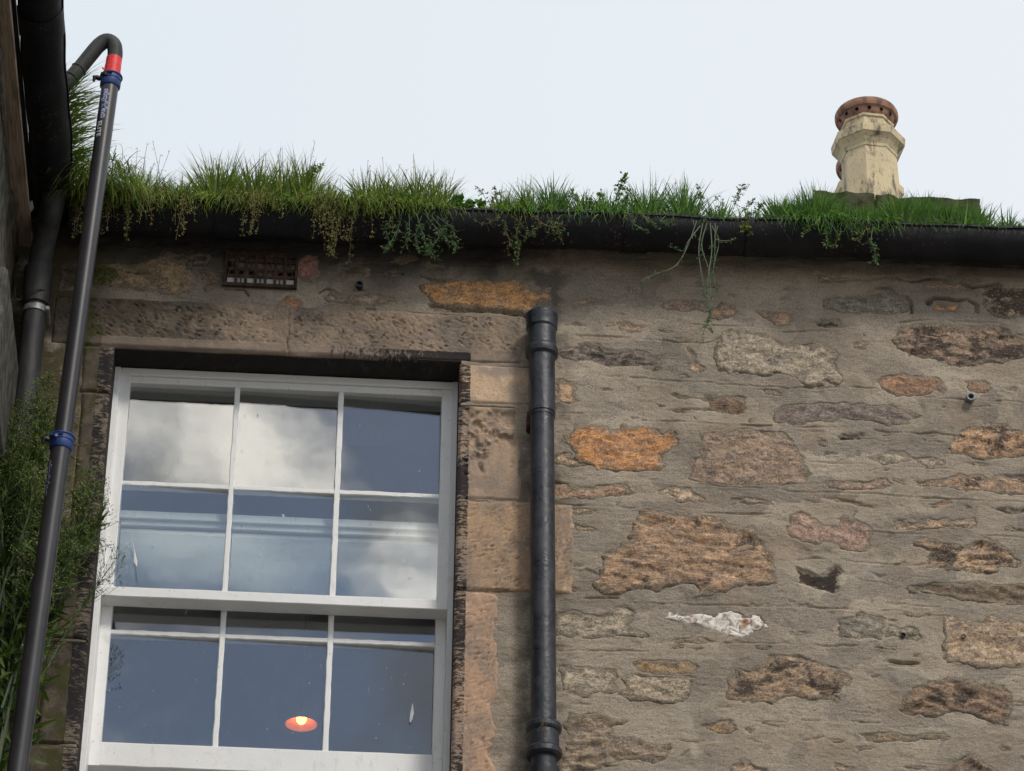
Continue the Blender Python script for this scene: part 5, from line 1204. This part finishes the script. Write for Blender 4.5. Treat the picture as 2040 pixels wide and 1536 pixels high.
# the tuft in the corner of the two gutters, leaning over to the right
for _ in range(900):
    b_ = Vector((rnd.uniform(-.86, -.775), rnd.uniform(-.62, -.08), 7.225)); 
    t_ = rnd.random(); d = Vector((rnd.uniform(.05, 1.0), rnd.gauss(-.1, .25), rnd.uniform(.25, 1.0))).normalized()
    ln = rnd.uniform(.05, .155); p = b_; pts = [p]
    for i in range(5):
        d = (d + Vector((.06, 0, -rnd.uniform(.0, .22)))).normalized(); p = p + d * ln / 5; pts.append(p)
    gl.ribbon(pts, rnd.uniform(.0012, .0023), Vector((rnd.gauss(0, .5), 1, rnd.gauss(0, .5))).normalized())
for _ in range(800):
    p = Vector((rnd.uniform(-.80, -.62), rnd.uniform(-.30, -.16), rnd.uniform(7.19, 7.23))); d = Vector((rnd.gauss(.1, .4), -.3, rnd.uniform(-.2, .5))).normalized(); pts = [p]; ln = rnd.uniform(.06, .15)
    for i in range(6):
        d = (d + Vector((rnd.gauss(0, .08), 0, -rnd.uniform(.2, .5)))).normalized(); p = p + d * ln / 6; pts.append(p)
    gl.ribbon(pts, rnd.uniform(.0009, .0017), Vector((1, rnd.gauss(0, .5), 0)).normalized())
tag(gl.build('grass', GRASS_L), 'thick olive grass growing along the left half of the gutter', 'grass', kind='stuff')
gr = MB(); grass_run(gr, 0.42, 2.5, 7000); grass_run(gr, 1.22, 1.85, 4200); droop_run(gr, 0.42, 2.5, 4600)
tag(gr.build('grass', GRASS_R), 'bright green grass growing along the right half of the gutter', 'grass', kind='stuff')

th_ = MB()
for _ in range(1500):
    X = rnd.uniform(-.80, 2.45); u_ = upx(X)
    if rnd.random() > lerp(DEN, u_) + .1: continue
    p = Vector((X, GYC - rnd.uniform(-.03, .066), rimz(X) + rnd.uniform(.0, .03))); d = Vector((rnd.gauss(0, 1), rnd.gauss(-.3, .6), rnd.gauss(.1, .6))).normalized(); pts = [p]; ln = rnd.uniform(.03, .11)
    for i in range(4):
        d = (d + Vector((rnd.gauss(0, .15), -.03, -rnd.uniform(0, .5)))).normalized(); p = p + d * ln / 4; pts.append(p)
    th_.ribbon(pts, rnd.uniform(.0007, .0015), Vector((rnd.gauss(0, 1), 1, rnd.gauss(0, 1))).normalized())
tag(th_.build('dead_grass', STRAW), 'dry straw-coloured dead grass matted among the gutter grass', 'grass', kind='stuff')
# seed heads of the annual grass, hanging over the rim and standing above it
sd_, stm = MB(), MB()
def panicle(path, spread, nsp, size=.0034):
    P = smoothpath(path, 5); stm.tube(P, .0006)
    n = len(P); k0 = int(n * .45)
    for i in range(nsp):
        j = rnd.randint(k0, n - 1); q_ = P[j]; b = rv(1); b.z = -abs(b.z) * .6; b = b.normalized() * rnd.uniform(.25, 1) * spread * (1.1 - .7 * (j - k0) / max(1, n - k0))
        e = q_ + b; stm.tube([q_, q_ + b * .6, e], .0003)
        for _ in range(rnd.randint(2, 3)): sd_.seed(e + rv(.0018), b + rv(.01), size * rnd.uniform(.8, 1.3), size * .38)
HANG = [(150,470),(158,505),(170,455),(185,500),(200,470),(215,455),(228,490),(245,460),(262,470),(290,440),(305,455),(335,440),(352,468),(366,452),(400,432),(425,440),(470,440),(492,452),(505,470),(520,448),(545,450),(560,430),(590,440),(605,455),(622,445),(640,470),(652,500),(660,520),(668,505),(676,490),(690,515),(700,478),(715,500),(728,470),(742,486),(760,470),(775,455)]
for u_, v_ in HANG:
    for rep in range(rnd.choice((0, 1, 2, 4, 6))):
        uu, vv_ = u_ + rnd.gauss(0, 10), v_ - rnd.uniform(-10, 50)
        e = wp(uu, vv_, -0.205 + rnd.gauss(0, .02)); s0 = Vector((e.x + rnd.gauss(0, .02), -0.14, rimz(e.x) + .01))
        m_ = Vector(((s0.x + e.x) / 2 + rnd.gauss(0, .008), -0.20, s0.z + rnd.uniform(.0, .02)))
        panicle([s0, m_, (m_ + e) / 2 + Vector((0, -.008, .01)), e], rnd.uniform(.012, .022), 18, .0042)
for _ in range(120):
    X = rnd.uniform(-.76, 2.1); u_ = upx(X)
    if rnd.random() > lerp(DEN, u_) * (1 if u_ < 900 else .35): continue
    hm = (430 - lerp(TOP, u_)) * .00172; b_ = Vector((X, GYC, rimz(X))); tp = b_ + Vector((rnd.gauss(0, .02), rnd.gauss(-.02, .03), hm * rnd.uniform(.8, 1.25)))
    panicle([b_, (b_ + tp) / 2 + Vector((rnd.gauss(0, .006), 0, 0)), tp], .010, 9, .0026)
tag(sd_.build('seed_heads', SEED), 'pale yellowish grass seed heads hanging over and above the gutter', 'seed heads', kind='stuff')
tag(stm.build('seed_stems', STRAW), 'thin straw-coloured stems carrying the grass seed heads', 'stems', kind='stuff')

# ---- individual weeds
def weed(label, stems, depth, leafmat, stemmat, leaf=(.012, .0035), dens=260, r0=.0014, buds=0, budmat=None, jit=.006, side_len=.03, name='trailing_weed', cat='weed'):
    t_ = thing(name, label, cat); ms, ml, mbud = MB(), MB(), MB()
    for st_ in stems:
        P0 = [wp(u, v, depth + rnd.gauss(0, .008)) for u, v in st_]
        P = smoothpath(P0, 6); n = len(P)
        ms.tube(P, [r0 * (1 - .65 * i / n) for i in range(n)], 4)
        L_ = sum((P[i + 1] - P[i]).length for i in range(n - 1))
        for _ in range(int(L_ * dens)):
            j = rnd.randint(max(1, n // 6), n - 1); tdir = (P[j] - P[j - 1]).normalized(); b = (rv(1) + tdir * .8).normalized()
            sl_ = rnd.uniform(.2, 1) * side_len; e = P[j] + b * sl_
            if sl_ > .006: ms.tube([P[j], (P[j] + e) / 2 + rv(.001), e], [r0 * .4, r0 * .3, r0 * .2], 3)
            for q_ in range(rnd.randint(2, 4)):
                ml.leaf(P[j] + (e - P[j]) * rnd.random(), (b + rv(.6)), rv(1), leaf[0] * rnd.uniform(.6, 1.3), leaf[1] * rnd.uniform(.7, 1.2))
            if buds and rnd.random() < buds:
                for q_ in range(3): mbud.seed(e + rv(.002), b + rv(.3), .005, .0018)
    for o in (ms.build('stems', stemmat, t_), ml.build('leaves', leafmat, t_)): o['kind'] = 'stuff'
    if mbud.v: mbud.build('buds', budmat, t_)['kind'] = 'stuff'
    return t_
weed('grey-green bushy weed trailing from the gutter right of the thick grass', [[(800,425),(795,450),(780,480),(770,500)],[(830,425),(840,460),(850,490),(868,512)],[(845,425),(870,455),(895,480),(908,488)],[(815,425),(815,465),(805,490)],[(860,430),(880,460),(862,490),(850,500)],[(780,430),(770,460),(778,485)],[(870,430),(900,455),(905,470)],[(840,430),(828,470),(835,495)]], -0.20, WEED, WEEDST, (.009, .0018), 300, .0011)
weed('leafy weed with reddish trailing stems right of the gap in the grass', [[(1010,430),(1005,450),(1015,480),(1012,500)],[(1040,430),(1030,460),(1032,490),(1031,525)],[(1060,430),(1090,450),(1110,455),(1118,472)],[(1000,425),(985,440),(960,448)],[(1070,430),(1075,450),(1060,465)],[(1090,432),(1110,445),(1130,450)],[(1020,430),(1045,455),(1050,475)]], -0.20, WEED, REDST, (.010, .0024), 210, .0013)
weed('weed with long pale green strands hanging far down the wall', [[(1388,440),(1370,490),(1345,530),(1300,548),(1282,560),(1276,580)],[(1400,445),(1392,500),(1400,560),(1402,590)],[(1415,445),(1418,500),(1410,560),(1412,630),(1405,650),(1392,690)],[(1425,445),(1424,500),(1422,550),(1430,580)],[(1408,445),(1398,490),(1412,540),(1416,600),(1410,640),(1420,665)],[(1430,450),(1425,475),(1450,480),(1465,475)],[(1395,450),(1372,480),(1360,500),(1335,490)],[(1418,450),(1432,480),(1424,520),(1418,545)]], -0.19, WEED, WEEDST, (.007, .0018), 90, .0021, side_len=.012)
weed('single thin weed strand hanging from the gutter below the chimney', [[(1738,455),(1736,480),(1742,500),(1745,525)]], -0.20, WEED, WEEDST, (.010, .003), 260, .0012)
weed('small leafy sprig standing up out of the left grass', [[(600,372),(612,355),(622,345),(636,330)],[(606,372),(618,352),(625,338)]], -0.12, WEED, WEEDST, (.014, .0045), 300, .0015, side_len=.016, name='leafy_weed')
weed('dark broad-leaved weed in the gap of the grass', [[(915,420),(912,408),(908,398)],[(925,420),(935,408),(945,402)],[(935,420),(925,410),(920,400)],[(945,422),(955,412),(962,410)]], -0.14, GRASS_R, WEEDST, (.020, .009), 260, .0015, side_len=.012, name='leafy_weed')
weed('sparse brownish weed with purple buds beside the gap in the grass', [[(960,425),(968,405),(962,385),(955,375)],[(972,425),(980,400),(990,385),(985,372)],[(985,425),(975,405),(990,390),(1000,382)]], -0.14, WEED, REDST, (.008, .002), 120, .0011, .8, REDST, side_len=.014, name='leafy_weed')
weed('bushy upright weed standing tallest in the middle of the gutter', [[(1215,428),(1225,400),(1238,370),(1243,352)],[(1205,428),(1205,405),(1195,388)],[(1225,428),(1245,405),(1250,385)],[(1190,428),(1180,405),(1168,392)],[(1160,428),(1150,400),(1140,385)],[(1130,428),(1120,405),(1105,390)]], -0.14, GRASS_R, WEEDST, (.010, .0034), 330, .0014, .3, BUD, name='leafy_weed', side_len=.022)
weed('wiry weed with leaning bud stalk right of the hanging strands', [[(1455,432),(1465,405),(1472,385),(1480,365)],[(1440,432),(1438,410),(1428,395)],[(1470,432),(1490,410),(1500,400)],[(1405,430),(1398,400),(1390,372)],[(1480,435),(1505,420),(1520,405)]], -0.14, WEED, WEEDST, (.008, .0025), 240, .0012, .4, BUD, name='leafy_weed', side_len=.016)
weed('low weed trailing over the gutter rim left of the long strands', [[(1290,432),(1300,445),(1310,455)],[(1310,432),(1325,445),(1340,440)],[(1270,430),(1262,445),(1290,460)]], -0.19, WEED, WEEDST, (.009, .0026), 260, .0011, side_len=.016)
weed('small yellowing weed over the rim between the long strands and bright grass', [[(1480,440),(1490,452),(1492,462)],[(1475,438),(1485,448),(1478,458)]], -0.19, GRASS_L, REDST, (.010, .003), 240, .0011, side_len=.012)
weed('pale weed spilling down the gutter at the foot of the bright grass', [[(1640,440),(1645,465),(1650,490)],[(1680,445),(1700,460),(1720,455)],[(1630,440),(1612,455),(1600,462)],[(1720,448),(1735,460),(1750,455)],[(1655,445),(1670,470),(1665,480)],[(1700,445),(1712,470),(1700,478)]], -0.20, GRASS_R, WEEDST, (.010, .0026), 230, .0011, .4, SEED, side_len=.018)

# ---- the big flowering weed in the corner
bush = thing('flowering_bush', 'tall bushy weed with pale green buds growing in the corner left of the window', 'bush')
ms, ml, mbd = MB(), MB(), MB()
BT = [(95,740,-.16),(75,775,-.2),(120,790,-.15),(45,800,-.2),(20,830,-.22),(60,850,-.24),(140,840,-.12),(105,850,-.2),(25,890,-.25),(160,900,-.12),(185,930,-.10),(208,945,-.10),(190,965,-.14),(140,930,-.2),(65,930,-.26),(10,950,-.28),(100,960,-.24),(165,985,-.18),(205,985,-.1),(40,1000,-.28),(130,1010,-.24),(180,1030,-.15),(85,1050,-.28),(20,1060,-.3),(150,1060,-.2),(60,1110,-.3),(115,1100,-.26),(15,1150,-.3),(90,1160,-.28),(45,1210,-.3),(-15,860,-.28),(-20,1000,-.3)]
for (u_, v_, y_) in [b_ for i_, b_ in enumerate(BT) if i_ % 2 == 0 or i_ < 6]:
    top = wp(u_, v_, y_); base = Vector((-0.835 + rnd.gauss(0, .03), -0.10 + rnd.gauss(0, .04), 5.35 + rnd.uniform(-.1, .25)))
    mid = base.lerp(top, .5) + Vector((rnd.gauss(-.02, .03), rnd.gauss(0, .03), 0))
    P = smoothpath([base, mid, base.lerp(top, .8) + Vector((rnd.gauss(0, .015), rnd.gauss(0, .015), 0)), top], 9); n = len(P)
    ms.tube(P, [(.0050 if rnd.random() < .5 else .0036) * (1 - .85 * i / n) + .0005 for i in range(n)], 4)
    L_ = (top - base).length
    for _ in range(int(L_ * 150)):
        f_ = rnd.random() ** .7; j = min(n - 2, int(f_ * (n - 1))); tdir = (P[j + 1] - P[j]).normalized()
        b = (rv(.8) + tdir * .9).normalized()
        if f_ < .80:
            big = f_ < .35
            ml.leaf(P[j].lerp(P[j + 1], rnd.random()), b, rv(1), rnd.uniform(.030, .070) * (1.35 if big else 1), rnd.uniform(.0028, .0048) * (2.0 if big else 1))
            if f_ > .55:
                e = P[j] + b * rnd.uniform(.03, .07); ms.tube([P[j], (P[j] + e) / 2, e], .0007, 3)
                for q_ in range(6):
                    ml.leaf(P[j].lerp(e, rnd.random()), b + rv(.5), rv(1), rnd.uniform(.010, .022), .0016)
                    mbd.seed(e + rv(.007), b + rv(.5), rnd.uniform(.004, .0065), .0018)
        else:
            e = P[j] + b * rnd.uniform(.012, .05); ms.tube([P[j], (P[j] + e) / 2 + rv(.001), e], .0005, 3)
            for q_ in range(5): mbd.seed(e + rv(.006), b + rv(.5), rnd.uniform(.004, .0065), .0018)
            for q_ in range(3): ml.leaf(P[j].lerp(e, rnd.random()), b + rv(.4), rv(1), rnd.uniform(.008, .02), .0013)
# one spray reaching across the window frame
SP = smoothpath([wp(95, 1330, -.10), wp(130, 1265, -.10), wp(165, 1205, -.11), wp(195, 1165, -.12), wp(215, 1135, -.13)], 8)
ms.tube(SP, [.0024 - .0016 * i / len(SP) for i in range(len(SP))], 4)
for j in range(1, len(SP) - 8):
    for q_ in range(5): ml.leaf(SP[j], (SP[j + 1] - SP[j]).normalized() + rv(.55), rv(1), rnd.uniform(.016, .030), .0017)
for (u_, v_) in [(242,1100),(235,1092),(247,1110),(225,1095),(212,1088),(238,1128),(230,1140),(205,1100),(245,1120),(200,1120),(222,1112),(232,1108),(238,1150),(215,1160),(205,1178),(240,1165)]:
    e = wp(u_, v_, -.13 + rnd.gauss(0, .01)); j = rnd.randint(len(SP) - 14, len(SP) - 1) if v_ < 1150 else len(SP) - 18
    ms.tube(smoothpath([SP[j], SP[j].lerp(e, .5) + Vector((.004, 0, -.003)), e], 4), .0005, 3)
    for q_ in range(6): mbd.seed(e + rv(.0045), (e - SP[j]).normalized() + rv(.35), rnd.uniform(.0045, .0065), .0017)
    for q_ in range(8): ml.leaf(SP[j].lerp(e, rnd.random()), (e - SP[j]).normalized() + rv(.4), rv(1), rnd.uniform(.007, .014), .0012)
for o in (ms.build('stems', WEEDST, bush), ml.build('leaves', BUSHL, bush), mbd.build('buds', BUD, bush)): o['kind'] = 'stuff'
# moss cushions on the damp margin stones
def moss(u, v, w_, h_, label):
    c = wp(u, v, -.012); n, m_ = 16, 12; mbx = MB()
    for _ in range(420):
        a = rnd.uniform(0, 2 * math.pi); r_ = math.sqrt(rnd.random()); p = Vector((c.x + math.cos(a) * r_ * w_, -.004 - .012 * (1 - r_ * r_), c.z + math.sin(a) * r_ * h_)) + rv(.002)
        mbx.leaf(p, Vector((rnd.gauss(0, .6), -1, rnd.gauss(-.2, .6))), rv(1), .007, .0018)
    tag(mbx.build('moss', GRASS_L), label, 'moss', kind='stuff')
moss(175, 1060, .020, .045, 'olive moss cushion on the damp jamb left of the window')
moss(205, 545, .045, .03, 'dark green moss patch on stones below the left grass')
